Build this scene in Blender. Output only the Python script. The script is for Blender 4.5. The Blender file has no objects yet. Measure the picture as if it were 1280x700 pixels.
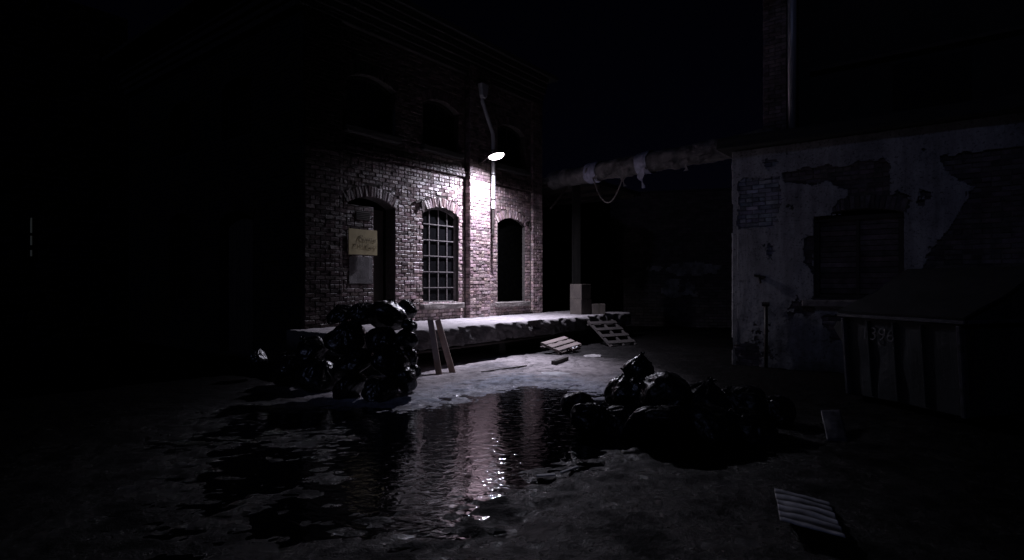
import bpy, bmesh, math, random
import numpy as np
from mathutils import Vector, Matrix, noise as mn

random.seed(7); rng = np.random.RandomState(7)
S = bpy.context.scene
COL = S.collection
# ------------------------------------------------------------------ camera
H, F, CX, CY = 1.78, 722.0, 640.0, 355.0
cd = bpy.data.cameras.new('camera'); cam = bpy.data.objects.new('camera', cd); COL.objects.link(cam)
cam.location = (0, 0, H); cam.rotation_euler = (math.radians(90), 0, 0)
cd.sensor_width = 36; cd.lens = F / 1280 * 36; cd.shift_y = 5 / 1280; cd.clip_end = 1000; cd.clip_start = .05
S.camera = cam
S.view_settings.view_transform = 'Standard'; S.view_settings.look = 'None'; S.view_settings.exposure = 0
S.render.engine = 'CYCLES'
S.cycles.sample_clamp_indirect = 3

def gp(px, py, z=0.03):
    Y = (H - z) * F / (py - CY); return Vector(((px - CX) / F * Y, Y, z))
def at(px, py, Y):
    return Vector(((px - CX) / F * Y, Y, H - (py - CY) * Y / F))

# ------------------------------------------------------------------ materials
def new_mat(name):
    m = bpy.data.materials.new(name); m.use_nodes = True
    nt = m.node_tree; b = nt.nodes['Principled BSDF']
    return m, nt, b
def N(nt, t, **kw):
    n = nt.nodes.new(t)
    for k, v in kw.items():
        if k in n.inputs: n.inputs[k].default_value = v
        else: setattr(n, k, v)
    return n
def ramp(nt, pts):
    r = nt.nodes.new('ShaderNodeValToRGB'); e = r.color_ramp.elements
    while len(e) > 2: e.remove(e[-1])
    for i, (p, c) in enumerate(pts):
        if i >= 2: e.new(p)
        e[i].position = p
        c = c if isinstance(c, (tuple, list)) else (c, c, c)
        e[i].color = (*c, 1)
    return r
def basic(name, c1, c2, rough=.8, rvar=.15, scale=8, bump=.3, bscale=60, metal=0, dist=.004, stretch=(1, 1, 1), tint=False, spec=.5, coat=0):
    m, nt, b = new_mat(name); L = nt.links
    tc = N(nt, 'ShaderNodeTexCoord'); mp = N(nt, 'ShaderNodeMapping'); mp.inputs['Scale'].default_value = stretch
    L.new(tc.outputs['Object'], mp.inputs[0])
    n1 = N(nt, 'ShaderNodeTexNoise', Scale=scale, Detail=6.0, Roughness=.65); L.new(mp.outputs[0], n1.inputs['Vector'])
    r = ramp(nt, [(.32, c1), (.68, c2)]); L.new(n1.outputs[0], r.inputs[0])
    col = r.outputs[0]
    if tint:
        at_ = N(nt, 'ShaderNodeVertexColor'); at_.layer_name = 'tint'
        mx = N(nt, 'ShaderNodeMix', data_type='RGBA', blend_type='MULTIPLY'); mx.inputs[0].default_value = 1
        L.new(col, mx.inputs[6]); L.new(at_.outputs[0], mx.inputs[7]); col = mx.outputs[2]
    L.new(col, b.inputs['Base Color'])
    n2 = N(nt, 'ShaderNodeTexNoise', Scale=bscale, Detail=4.0, Roughness=.6); L.new(mp.outputs[0], n2.inputs['Vector'])
    bp = N(nt, 'ShaderNodeBump', Strength=bump, Distance=dist); L.new(n2.outputs[0], bp.inputs['Height']); L.new(bp.outputs[0], b.inputs['Normal'])
    mr = N(nt, 'ShaderNodeMapRange'); mr.inputs[3].default_value = max(.02, rough - rvar); mr.inputs[4].default_value = min(1, rough + rvar)
    L.new(n1.outputs[0], mr.inputs[0]); L.new(mr.outputs[0], b.inputs['Roughness'])
    b.inputs['Metallic'].default_value = metal; b.inputs['Specular IOR Level'].default_value = spec
    b.inputs['Coat Weight'].default_value = coat; b.inputs['Coat Roughness'].default_value = .25
    return m
M = {}
M['brick'] = basic('glazed_worn_brick', (.16, .118, .122), (.50, .38, .375), rough=.33, rvar=.2, scale=5, bump=.9, bscale=45, dist=.012, tint=True, spec=.75)
_nt = M['brick'].node_tree; _va = _nt.nodes.new('ShaderNodeVertexColor'); _va.layer_name = 'tint'
_m = _nt.nodes.new('ShaderNodeMath'); _m.operation = 'MULTIPLY'; _m.use_clamp = True; _m.inputs[1].default_value = .9
_nt.links.new(_va.outputs[0], _m.inputs[0]); _nt.links.new(_m.outputs[0], _nt.nodes['Principled BSDF'].inputs['Specular IOR Level'])   # gloss follows the tint, so the painted dimming dulls it too
M['brick_dark'] = basic('dark_brick', (.025, .021, .021), (.07, .056, .055), rough=.75, scale=4, bump=.7, bscale=45, dist=.01, tint=True)  # darker brick for the side face, cornice and walls behind
M['mortar'] = basic('dirty_mortar', (.035, .03, .028), (.08, .07, .066), rough=.95, rvar=.04, scale=14, bump=.8, bscale=80, dist=.01)
M['mortar_dark'] = basic('dark_mortar', (.012, .011, .011), (.03, .028, .027), rough=.95, rvar=.04, scale=14)  # darker mortar to go with the darker brick
M['brick_r'] = basic('exposed_old_brick', (.06, .05, .052), (.21, .17, .175), rough=.85, scale=5, bump=.7, bscale=40, dist=.01, tint=True)
M['mortar_r'] = basic('old_mortar', (.06, .055, .05), (.14, .13, .12), rough=.95, rvar=.04, scale=14)
M['stone'] = basic('rough_sill_stone', (.10, .085, .08), (.25, .22, .21), rough=.85, scale=7, bump=.9, bscale=28, dist=.02)
M['sign'] = basic('yellow_board', (.30, .25, .125), (.40, .34, .18), rough=.7, scale=5, bump=.2)
M['ink'] = basic('faded_ink', (.10, .08, .05), (.26, .22, .12), rough=.8, scale=30)
M['frame'] = basic('painted_iron_frame', (.10, .09, .09), (.26, .23, .23), rough=.5, scale=14, bump=.3)
M['darkmetal'] = basic('dark_rusty_iron', (.018, .015, .014), (.05, .04, .035), rough=.55, scale=12, bump=.4, metal=.4)
M['pipe'] = basic('weathered_zinc', (.28, .28, .29), (.5, .5, .52), rough=.45, scale=6, bump=.25, metal=.3, stretch=(1, 1, .3))
M['black'] = basic('interior_black', (.0006, .0006, .0006), (.0015, .0015, .0015), rough=1, rvar=0, spec=0)
M['post'] = basic('dark_post', (.004, .004, .004), (.012, .011, .010), rough=.95, spec=.1, stretch=(1, 1, .1))  # near-black colour all over
M['roof'] = basic('tar_roof', (.012, .012, .013), (.03, .03, .03), rough=.9, scale=3)
M['wood'] = basic('raw_planks', (.42, .31, .27), (.66, .52, .46), rough=.75, scale=5, bump=.4, bscale=50, stretch=(1, 1, .08))
M['wood2'] = basic('pallet_wood', (.09, .07, .065), (.21, .17, .16), rough=.8, scale=5, bump=.4, bscale=50, stretch=(.2, 1, 1))
M['wood_dark'] = basic('dark_timber', (.03, .025, .022), (.07, .055, .05), rough=.85, scale=5, bump=.4, stretch=(1, 1, .1))
M['cardboard'] = basic('cardboard', (.05, .04, .036), (.085, .07, .06), rough=.9, scale=3, bump=.2, bscale=12)
M['tape'] = basic('packing_tape', (.045, .038, .03), (.06, .05, .04), rough=.6)
M['pallid'] = basic('pale_scrap', (.5, .5, .52), (.72, .72, .75), rough=.6, scale=9, bump=.4)
M['steel'] = basic('corrugated_sheet', (.55, .55, .58), (.9, .9, .95), rough=.5, scale=14, bump=.5, bscale=60, tint=True)
M['bin'] = basic('bin_paint', (.008, .011, .013), (.028, .036, .04), rough=.6, rvar=.15, scale=3.5, bump=.5, bscale=30, dist=.006, stretch=(1, 1, .18))
M['binrim'] = basic('bin_rim_paint', (.02, .021, .025), (.08, .08, .10), rough=.5, scale=9, bump=.4)
M['binpaint'] = basic('faded_number_paint', (.02, .02, .02), (.15, .15, .16), rough=.7, scale=11)
M['lid'] = basic('bin_lid', (.010, .010, .011), (.022, .022, .024), rough=.7, scale=4)
M['concrete'] = basic('concrete_block', (.16, .15, .15), (.32, .30, .30), rough=.9, scale=9, bump=.7, bscale=60)
M['slab'] = basic('dock_concrete', (.18, .16, .165), (.40, .37, .38), rough=.8, rvar=.2, scale=4, bump=.8, bscale=45, dist=.012)
M['rubber'] = basic('cable_rubber', (.06, .055, .05), (.11, .1, .09), rough=.6)
M['lag'] = basic('torn_pipe_wrap', (.008, .008, .009), (.13, .125, .125), rough=.9, scale=3, bump=.8, bscale=25, dist=.02)
M['foil'] = basic('foil_sleeve', (.10, .11, .15), (.24, .25, .33), rough=.5, scale=6, bump=.5, bscale=20, dist=.01)
M['pale_wall'] = basic('pale_patchy_render', (.02, .02, .02), (.26, .25, .24), rough=.95, scale=2.2, bump=.6)
def mat_plaster():
    m, nt, b = new_mat('grimy_plaster'); L = nt.links
    tc = N(nt, 'ShaderNodeTexCoord')
    n1 = N(nt, 'ShaderNodeTexNoise', Scale=1.4, Detail=8.0, Roughness=.7); L.new(tc.outputs['Object'], n1.inputs['Vector'])
    mp = N(nt, 'ShaderNodeMapping'); mp.inputs['Scale'].default_value = (5, 5, .6); L.new(tc.outputs['Object'], mp.inputs[0])
    n2 = N(nt, 'ShaderNodeTexNoise', Scale=1.0, Detail=6.0, Roughness=.7); L.new(mp.outputs[0], n2.inputs['Vector'])
    n3 = N(nt, 'ShaderNodeTexNoise', Scale=22, Detail=6.0, Roughness=.75); L.new(tc.outputs['Object'], n3.inputs['Vector'])
    r1 = ramp(nt, [(.3, (.20, .195, .2)), (.62, (.46, .45, .46))]); L.new(n1.outputs[0], r1.inputs[0])
    r2 = ramp(nt, [(.3, .55), (.6, 1.0)]); L.new(n2.outputs[0], r2.inputs[0])
    r3 = ramp(nt, [(.36, .25), (.46, 1.0)]); L.new(n3.outputs[0], r3.inputs[0])
    a = N(nt, 'ShaderNodeMix', data_type='RGBA', blend_type='MULTIPLY'); a.inputs[0].default_value = 1
    L.new(r1.outputs[0], a.inputs[6]); L.new(r2.outputs[0], a.inputs[7])
    c = N(nt, 'ShaderNodeMix', data_type='RGBA', blend_type='MULTIPLY'); c.inputs[0].default_value = 1
    L.new(a.outputs[2], c.inputs[6]); L.new(r3.outputs[0], c.inputs[7])
    # grime rising from the ground
    sx = N(nt, 'ShaderNodeSeparateXYZ'); L.new(tc.outputs['Object'], sx.inputs[0])
    ad = N(nt, 'ShaderNodeMath', operation='MULTIPLY_ADD'); ad.inputs[1].default_value = 1.4; L.new(n1.outputs[0], ad.inputs[0]); L.new(sx.outputs[2], ad.inputs[2])
    r4 = ramp(nt, [(.12, .25), (.3, 1.0)]); mr = N(nt, 'ShaderNodeMapRange'); mr.inputs[2].default_value = 6
    L.new(ad.outputs[0], mr.inputs[0]); L.new(mr.outputs[0], r4.inputs[0])
    d = N(nt, 'ShaderNodeMix', data_type='RGBA', blend_type='MULTIPLY'); d.inputs[0].default_value = 1
    L.new(c.outputs[2], d.inputs[6]); L.new(r4.outputs[0], d.inputs[7]); L.new(d.outputs[2], b.inputs['Base Color'])
    b.inputs['Roughness'].default_value = .9
    bp = N(nt, 'ShaderNodeBump', Strength=.36, Distance=.010); L.new(n3.outputs[0], bp.inputs['Height']); L.new(bp.outputs[0], b.inputs['Normal'])
    return m
M['plaster'] = mat_plaster()
def mat_glass():
    m, nt, b = new_mat('dirty_window_glass'); L = nt.links
    b.inputs['Base Color'].default_value = (.006, .006, .007, 1); b.inputs['Roughness'].default_value = .18
    n = N(nt, 'ShaderNodeTexNoise', Scale=3.0, Detail=3.0); tc = N(nt, 'ShaderNodeTexCoord'); L.new(tc.outputs['Object'], n.inputs['Vector'])
    bp = N(nt, 'ShaderNodeBump', Strength=.25, Distance=.01); L.new(n.outputs[0], bp.inputs['Height']); L.new(bp.outputs[0], b.inputs['Normal'])
    return m
M['glass'] = mat_glass()
def mat_bag():
    m, nt, b = new_mat('black_bin_liner'); L = nt.links
    b.inputs['Base Color'].default_value = (.007, .0065, .009, 1); b.inputs['Roughness'].default_value = .3
    b.inputs['Specular IOR Level'].default_value = .8
    tc = N(nt, 'ShaderNodeTexCoord')
    w = N(nt, 'ShaderNodeTexNoise', Scale=2.5, Detail=2.0); L.new(tc.outputs['Object'], w.inputs['Vector'])
    mx = N(nt, 'ShaderNodeVectorMath', operation='MULTIPLY_ADD'); mx.inputs[1].default_value = (.6, .6, .6)
    L.new(w.outputs['Color'], mx.inputs[0]); L.new(tc.outputs['Object'], mx.inputs[2])
    n = N(nt, 'ShaderNodeTexVoronoi', Scale=2.8, feature='SMOOTH_F1'); n.inputs['Smoothness'].default_value = .25; L.new(mx.outputs[0], n.inputs['Vector'])
    n2 = N(nt, 'ShaderNodeTexNoise', Scale=5, Detail=3.0, Roughness=.45); L.new(mx.outputs[0], n2.inputs['Vector'])
    ad = N(nt, 'ShaderNodeMath', operation='MULTIPLY_ADD'); ad.inputs[1].default_value = .7; L.new(n2.outputs[0], ad.inputs[0]); L.new(n.outputs[0], ad.inputs[2])
    bp = N(nt, 'ShaderNodeBump', Strength=.32, Distance=.04); L.new(ad.outputs[0], bp.inputs['Height']); L.new(bp.outputs[0], b.inputs['Normal'])
    return m
M['bag'] = mat_bag(); M['bag_dull'] = mat_bag(); M['bag_dull'].name = 'dull_bin_liner'
_b = M['bag_dull'].node_tree.nodes['Principled BSDF']; _b.inputs['Roughness'].default_value = .4; _b.inputs['Specular IOR Level'].default_value = .4  # same liner, rougher and less shiny
def shade_sides(m):  # darkens side faces in the colour, standing in for shade
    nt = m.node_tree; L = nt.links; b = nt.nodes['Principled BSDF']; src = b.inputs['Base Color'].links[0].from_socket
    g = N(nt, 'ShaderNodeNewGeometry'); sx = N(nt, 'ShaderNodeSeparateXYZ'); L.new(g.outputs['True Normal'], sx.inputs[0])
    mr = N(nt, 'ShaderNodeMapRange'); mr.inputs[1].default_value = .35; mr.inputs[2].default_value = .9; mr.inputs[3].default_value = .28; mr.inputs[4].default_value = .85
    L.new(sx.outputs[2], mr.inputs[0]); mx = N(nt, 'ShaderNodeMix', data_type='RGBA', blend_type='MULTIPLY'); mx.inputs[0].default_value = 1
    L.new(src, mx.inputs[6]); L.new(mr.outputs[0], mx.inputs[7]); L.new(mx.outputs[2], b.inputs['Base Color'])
shade_sides(M['slab'])
def mat_emit(name, c, s):
    m, nt, b = new_mat(name); b.inputs['Base Color'].default_value = (.8, .8, .8, 1)
    b.inputs['Emission Color'].default_value = (*c, 1); b.inputs['Emission Strength'].default_value = s
    return m
M['lampglow'] = mat_emit('lamp_lens', (1, .95, 1), 9.0)
M['slit'] = mat_emit('dim_lit_gap', (.9, 1, .9), .009)
def mat_ground():
    m, nt, b = new_mat('wet_asphalt'); L = nt.links
    tc = N(nt, 'ShaderNodeTexCoord'); sx = N(nt, 'ShaderNodeSeparateXYZ'); L.new(tc.outputs['Object'], sx.inputs[0])
    n1 = N(nt, 'ShaderNodeTexNoise', Scale=.7, Detail=7.0, Roughness=.65); L.new(tc.outputs['Object'], n1.inputs['Vector'])
    n2 = N(nt, 'ShaderNodeTexNoise', Scale=6, Detail=6.0, Roughness=.7); L.new(tc.outputs['Object'], n2.inputs['Vector'])
    r1 = ramp(nt, [(.32, (.075, .068, .07)), (.66, (.24, .215, .22))]); L.new(n1.outputs[0], r1.inputs[0])
    r2 = ramp(nt, [(.35, .5), (.6, 1.0)]); L.new(n2.outputs[0], r2.inputs[0])
    a = N(nt, 'ShaderNodeMix', data_type='RGBA', blend_type='MULTIPLY'); a.inputs[0].default_value = 1
    L.new(r1.outputs[0], a.inputs[6]); L.new(r2.outputs[0], a.inputs[7])
    # wetness by height above the water
    z = N(nt, 'ShaderNodeMath', operation='MULTIPLY_ADD'); z.inputs[1].default_value = .03; L.new(n1.outputs[0], z.inputs[0]); L.new(sx.outputs[2], z.inputs[2])
    wet = N(nt, 'ShaderNodeMapRange'); wet.inputs[1].default_value = .022; wet.inputs[2].default_value = .055; wet.inputs[3].default_value = 1; wet.inputs[4].default_value = 0
    L.new(z.outputs[0], wet.inputs[0])
    # the yard close to the camera is wet all over
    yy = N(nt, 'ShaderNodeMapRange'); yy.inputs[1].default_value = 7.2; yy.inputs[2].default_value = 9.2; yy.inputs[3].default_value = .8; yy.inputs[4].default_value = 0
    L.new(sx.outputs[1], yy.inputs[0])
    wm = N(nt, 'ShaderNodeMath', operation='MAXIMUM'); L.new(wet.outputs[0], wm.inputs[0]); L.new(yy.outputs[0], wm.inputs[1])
    dk = N(nt, 'ShaderNodeMapRange'); dk.inputs[3].default_value = 1; dk.inputs[4].default_value = .32; L.new(yy.outputs[0], dk.inputs[0]); dk.inputs[2].default_value = .75  # near yard darkened: wet ground plus painted lamp falloff
    # pool of lamplight painted in: lighter near the dock, darker with distance
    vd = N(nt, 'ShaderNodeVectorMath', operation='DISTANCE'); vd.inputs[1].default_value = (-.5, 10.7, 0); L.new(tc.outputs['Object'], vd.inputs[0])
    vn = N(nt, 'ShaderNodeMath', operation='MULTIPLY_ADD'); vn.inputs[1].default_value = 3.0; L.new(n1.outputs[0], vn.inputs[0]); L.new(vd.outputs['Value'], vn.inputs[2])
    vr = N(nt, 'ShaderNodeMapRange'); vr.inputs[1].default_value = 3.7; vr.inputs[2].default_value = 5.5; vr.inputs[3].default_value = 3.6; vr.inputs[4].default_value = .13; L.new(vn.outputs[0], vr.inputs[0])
    xl = N(nt, 'ShaderNodeMapRange'); xl.inputs[1].default_value = -5.5; xl.inputs[2].default_value = -2.2; xl.inputs[3].default_value = .3; xl.inputs[4].default_value = 1.0; L.new(sx.outputs[0], xl.inputs[0])  # yard colour darkened towards both sides, standing in for missing lamplight
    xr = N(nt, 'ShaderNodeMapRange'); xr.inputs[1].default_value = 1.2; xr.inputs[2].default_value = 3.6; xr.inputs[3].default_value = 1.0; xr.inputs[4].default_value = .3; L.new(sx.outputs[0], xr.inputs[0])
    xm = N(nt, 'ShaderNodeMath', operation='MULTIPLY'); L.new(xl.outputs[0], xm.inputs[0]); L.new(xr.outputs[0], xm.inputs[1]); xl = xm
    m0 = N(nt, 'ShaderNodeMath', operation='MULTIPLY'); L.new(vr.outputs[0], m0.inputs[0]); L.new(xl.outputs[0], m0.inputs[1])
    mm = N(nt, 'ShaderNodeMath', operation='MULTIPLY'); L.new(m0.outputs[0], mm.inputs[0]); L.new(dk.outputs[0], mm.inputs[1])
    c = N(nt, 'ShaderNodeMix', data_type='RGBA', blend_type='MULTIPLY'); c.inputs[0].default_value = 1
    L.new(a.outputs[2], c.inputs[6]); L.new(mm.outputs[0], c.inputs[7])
    cw = N(nt, 'ShaderNodeVectorMath', operation='MULTIPLY_ADD'); cw.inputs[1].default_value = (.7, .7, .0); L.new(n2.outputs['Color'], cw.inputs[0]); L.new(tc.outputs['Object'], cw.inputs[2])
    vo = N(nt, 'ShaderNodeTexVoronoi', Scale=.55, feature='DISTANCE_TO_EDGE'); L.new(cw.outputs[0], vo.inputs['Vector'])
    cr = ramp(nt, [(.0, .25), (.012, 1.0)]); L.new(vo.outputs['Distance'], cr.inputs[0])
    cc = N(nt, 'ShaderNodeMix', data_type='RGBA', blend_type='MULTIPLY'); cc.inputs[0].default_value = 1; L.new(c.outputs[2], cc.inputs[6]); L.new(cr.outputs[0], cc.inputs[7]); c = cc
    wt = N(nt, 'ShaderNodeMix', data_type='RGBA', blend_type='MULTIPLY'); L.new(wet.outputs[0], wt.inputs[0]); wt.inputs[7].default_value = (.88, .98, 1.22, 1)
    L.new(c.outputs[2], wt.inputs[6])
    va = N(nt, 'ShaderNodeVertexColor'); va.layer_name = 'shore_glare'; sm = N(nt, 'ShaderNodeMix', data_type='RGBA'); L.new(va.outputs[0], sm.inputs[0])  # pale glare on the shore, mixed into the base colour
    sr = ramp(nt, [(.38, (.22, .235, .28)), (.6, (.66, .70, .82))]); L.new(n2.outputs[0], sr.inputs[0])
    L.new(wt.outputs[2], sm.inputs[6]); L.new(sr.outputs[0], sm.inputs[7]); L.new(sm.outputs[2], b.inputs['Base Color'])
    wp = ramp(nt, [(.40, .15), (.56, 1.0)]); wn = N(nt, 'ShaderNodeTexNoise', Scale=1.9, Detail=6.0, Roughness=.7); L.new(tc.outputs['Object'], wn.inputs['Vector']); L.new(wn.outputs[0], wp.inputs[0])
    wq = N(nt, 'ShaderNodeMath', operation='MULTIPLY'); L.new(wm.outputs[0], wq.inputs[0]); L.new(wp.outputs[0], wq.inputs[1])
    rr = N(nt, 'ShaderNodeMapRange'); rr.inputs[3].default_value = .75; rr.inputs[4].default_value = .13; L.new(wq.outputs[0], rr.inputs[0]); L.new(rr.outputs[0], b.inputs['Roughness'])
    sp_ = N(nt, 'ShaderNodeMapRange'); sp_.inputs[3].default_value = .12; sp_.inputs[4].default_value = .55; L.new(wq.outputs[0], sp_.inputs[0]); sl_ = N(nt, 'ShaderNodeMath', operation='MULTIPLY'); L.new(sp_.outputs[0], sl_.inputs[0]); L.new(xl.outputs[0], sl_.inputs[1]); L.new(sl_.outputs[0], b.inputs['Specular IOR Level'])
    n3 = N(nt, 'ShaderNodeTexNoise', Scale=38, Detail=5.0, Roughness=.7); L.new(tc.outputs['Object'], n3.inputs['Vector'])
    n4 = N(nt, 'ShaderNodeMath', operation='MULTIPLY_ADD'); n4.inputs[1].default_value = 2.5; L.new(n2.outputs[0], n4.inputs[0]); L.new(n3.outputs[0], n4.inputs[2])
    bp = N(nt, 'ShaderNodeBump', Strength=1.0, Distance=.022); L.new(n4.outputs[0], bp.inputs['Height']); L.new(bp.outputs[0], b.inputs['Normal'])
    return m
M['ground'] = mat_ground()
def mat_water():
    m, nt, b = new_mat('puddle_water'); L = nt.links
    b.inputs['Base Color'].default_value = (.004, .004, .006, 1); b.inputs['Roughness'].default_value = .035
    b.inputs['IOR'].default_value = 1.33; b.inputs['Specular IOR Level'].default_value = .42
    tc = N(nt, 'ShaderNodeTexCoord'); mp = N(nt, 'ShaderNodeMapping'); mp.inputs['Scale'].default_value = (1.9, 3.1, 1); mp.inputs['Rotation'].default_value = (0, 0, .12)
    L.new(tc.outputs['Object'], mp.inputs[0])
    n = N(nt, 'ShaderNodeTexNoise', Scale=3.2, Detail=3.0, Roughness=.45, Distortion=.9); L.new(mp.outputs[0], n.inputs['Vector'])
    bp = N(nt, 'ShaderNodeBump', Strength=.6, Distance=.012); L.new(n.outputs[0], bp.inputs['Height']); L.new(bp.outputs[0], b.inputs['Normal'])
    return m
M['water'] = mat_water()

# ------------------------------------------------------------------ object helpers
def empty(name, loc=(0, 0, 0), rz=0, label=None, cat=None, group=None):
    o = bpy.data.objects.new(name, None); COL.objects.link(o); o.location = loc; o.rotation_euler = (0, 0, rz); o.empty_display_size = .2
    if label: tag(o, label, cat, group)
    return o
def tag(o, label=None, cat=None, group=None, kind=None):
    if label: o['label'] = label
    if cat: o['category'] = cat
    if group: o['group'] = group
    if kind: o['kind'] = kind
    return o
class MB:
    def __init__(s): s.v = []; s.f = []; s.t = []
    def add(s, vs, fs, tint=(1, 1, 1), map=None):
        o = len(s.v)
        for p in vs:
            s.v.append(tuple(map(*p)) if map else tuple(p)); s.t.append(tint)
        for f in fs: s.f.append(tuple(i + o for i in f))
    def box(s, c, d, rot=None, **k):
        x, y, z = d[0] / 2, d[1] / 2, d[2] / 2
        vs = [Vector((a, b, e)) for a in (-x, x) for b in (-y, y) for e in (-z, z)]
        if rot is not None: vs = [rot @ p for p in vs]
        vs = [p + Vector(c) for p in vs]
        s.add(vs, [(0, 1, 3, 2), (4, 6, 7, 5), (0, 4, 5, 1), (2, 3, 7, 6), (0, 2, 6, 4), (1, 5, 7, 3)], **k); return s
    def bar(s, a, b, w, h, up=(0, 0, 1)):
        a, b = Vector(a), Vector(b); d = (b - a); L = d.length; z = d.normalized(); u = Vector(up)
        x = u.cross(z); x = x.normalized() if x.length > 1e-4 else Vector((1, 0, 0)); y = z.cross(x)
        R = Matrix((x, y, z)).transposed()
        return s.box((a + b) / 2, (w, h, L), R)
    def tube(s, pts, r, n=12, cap=True):
        pts = [Vector(p) for p in pts]; o = len(s.v); m = len(pts)
        rs = r if isinstance(r, (list, tuple)) else [r] * m
        prev = None
        for i, p in enumerate(pts):
            d = (pts[min(i + 1, m - 1)] - pts[max(i - 1, 0)]).normalized()
            if prev is None:
                x = d.orthogonal().normalized()
            else:
                x = (prev - d * prev.dot(d)).normalized()
            prev = x; y = d.cross(x)
            for k in range(n):
                a = 2 * math.pi * k / n; s.v.append(tuple(p + (x * math.cos(a) + y * math.sin(a)) * rs[i])); s.t.append((1, 1, 1))
        for i in range(m - 1):
            for k in range(n):
                s.f.append((o + i * n + k, o + i * n + (k + 1) % n, o + (i + 1) * n + (k + 1) % n, o + (i + 1) * n + k))
        if cap:
            s.f.append(tuple(o + k for k in range(n))[::-1]); s.f.append(tuple(o + (m - 1) * n + k for k in range(n)))
        return s
    def lathe(s, prof, n=32, c=(0, 0, 0)):
        o = len(s.v); c = Vector(c)
        for r, z in prof:
            for k in range(n):
                a = 2 * math.pi * k / n; s.v.append(tuple(c + Vector((r * math.cos(a), r * math.sin(a), z)))); s.t.append((1, 1, 1))
        for i in range(len(prof) - 1):
            for k in range(n):
                s.f.append((o + i * n + k, o + i * n + (k + 1) % n, o + (i + 1) * n + (k + 1) % n, o + (i + 1) * n + k))
        return s
    def prism(s, poly, axis_a, axis_b, ext, org=(0, 0, 0)):
        A, B, E, O = Vector(axis_a), Vector(axis_b), Vector(ext), Vector(org); n = len(poly)
        vs = [O + A * p[0] + B * p[1] for p in poly] + [O + A * p[0] + B * p[1] + E for p in poly]
        fs = [tuple(range(n))[::-1], tuple(range(n, 2 * n))] + [(i, (i + 1) % n, n + (i + 1) % n, n + i) for i in range(n)]
        s.add(vs, fs); return s
    def build(s, name, mat, parent=None, smooth=False, bevel=0, tint=False, rough_edge=0, sub=0):
        me = bpy.data.meshes.new(name); me.from_pydata(s.v, [], s.f)
        me.materials.append(mat)
        if tint:
            ca = me.color_attributes.new('tint', 'FLOAT_COLOR', 'POINT')
            a = np.ones((len(s.v), 4), np.float32); a[:, :3] = np.array(s.t, np.float32); ca.data.foreach_set('color', a.ravel())
        bm = bmesh.new(); bm.from_mesh(me)
        if not tint: bmesh.ops.recalc_face_normals(bm, faces=bm.faces)
        if bevel:
            es = [e for e in bm.edges if len(e.link_faces) == 2 and e.calc_face_angle(0) > .5]
            bmesh.ops.bevel(bm, geom=es, offset=bevel, segments=1, affect='EDGES', profile=.5)
        if sub: bmesh.ops.subdivide_edges(bm, edges=bm.edges, cuts=sub, use_grid_fill=True)
        if rough_edge:
            for v in bm.verts:
                v.co += mn.noise_vector(v.co * 5) * rough_edge + mn.noise_vector(v.co * 17) * rough_edge * .5
        bm.to_mesh(me); bm.free()
        if smooth:
            me.polygons.foreach_set('use_smooth', [True] * len(me.polygons))
        o = bpy.data.objects.new(name, me); COL.objects.link(o)
        if parent: o.parent = parent
        return o
def copy_tree(o, parent=None):
    c = o.copy(); COL.objects.link(c)
    if parent: c.parent = parent
    for ch in [x for x in o.children]: copy_tree(ch, c)
    return c

# ------------------------------------------------------------------ brickwork
def arc(op):
    w = (op['x1'] - op['x0']) / 2; r = op['rise']; R = (w * w + r * r) / (2 * r); zc = op['zs'] + r - R
    return w, R, zc, math.asin(min(1, w / R))
def excl(op, z, ring=.27, inner=False):
    c = (op['x0'] + op['x1']) / 2
    if z < op['z0']: return None
    if z <= op['zs']: return (op['x0'], op['x1'])
    if op['rise'] <= 0: return None
    w, R, zc, a0 = arc(op); Ro = R if inner else R + ring
    if z >= zc + Ro: return None
    h = math.sqrt(max(0, Ro * Ro - (z - zc) ** 2))
    if not inner: h = min(h, math.tan(a0) * (z - zc))
    return (c - h, c + h)
def intervals(x0, x1, z, ops, **k):
    iv = [(x0, x1)]
    for op in ops:
        e = excl(op, z, **k)
        if not e: continue
        out = []
        for a, b in iv:
            if e[1] <= a or e[0] >= b: out.append((a, b)); continue
            if e[0] > a: out.append((a, e[0]))
            if e[1] < b: out.append((e[1], b))
        iv = out
    return iv
def rtint(rs, lo=.55, hi=1.25):
    g = rs.uniform(lo, hi); return (g * rs.uniform(.94, 1.06), g * rs.uniform(.92, 1.04), g * rs.uniform(.92, 1.06))
def painted_falloff(a, z):  # darkens brick colour towards the left, standing in for lamp falloff
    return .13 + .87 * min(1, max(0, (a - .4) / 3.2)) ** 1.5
PAINT_FALLOFF = [False]
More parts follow.
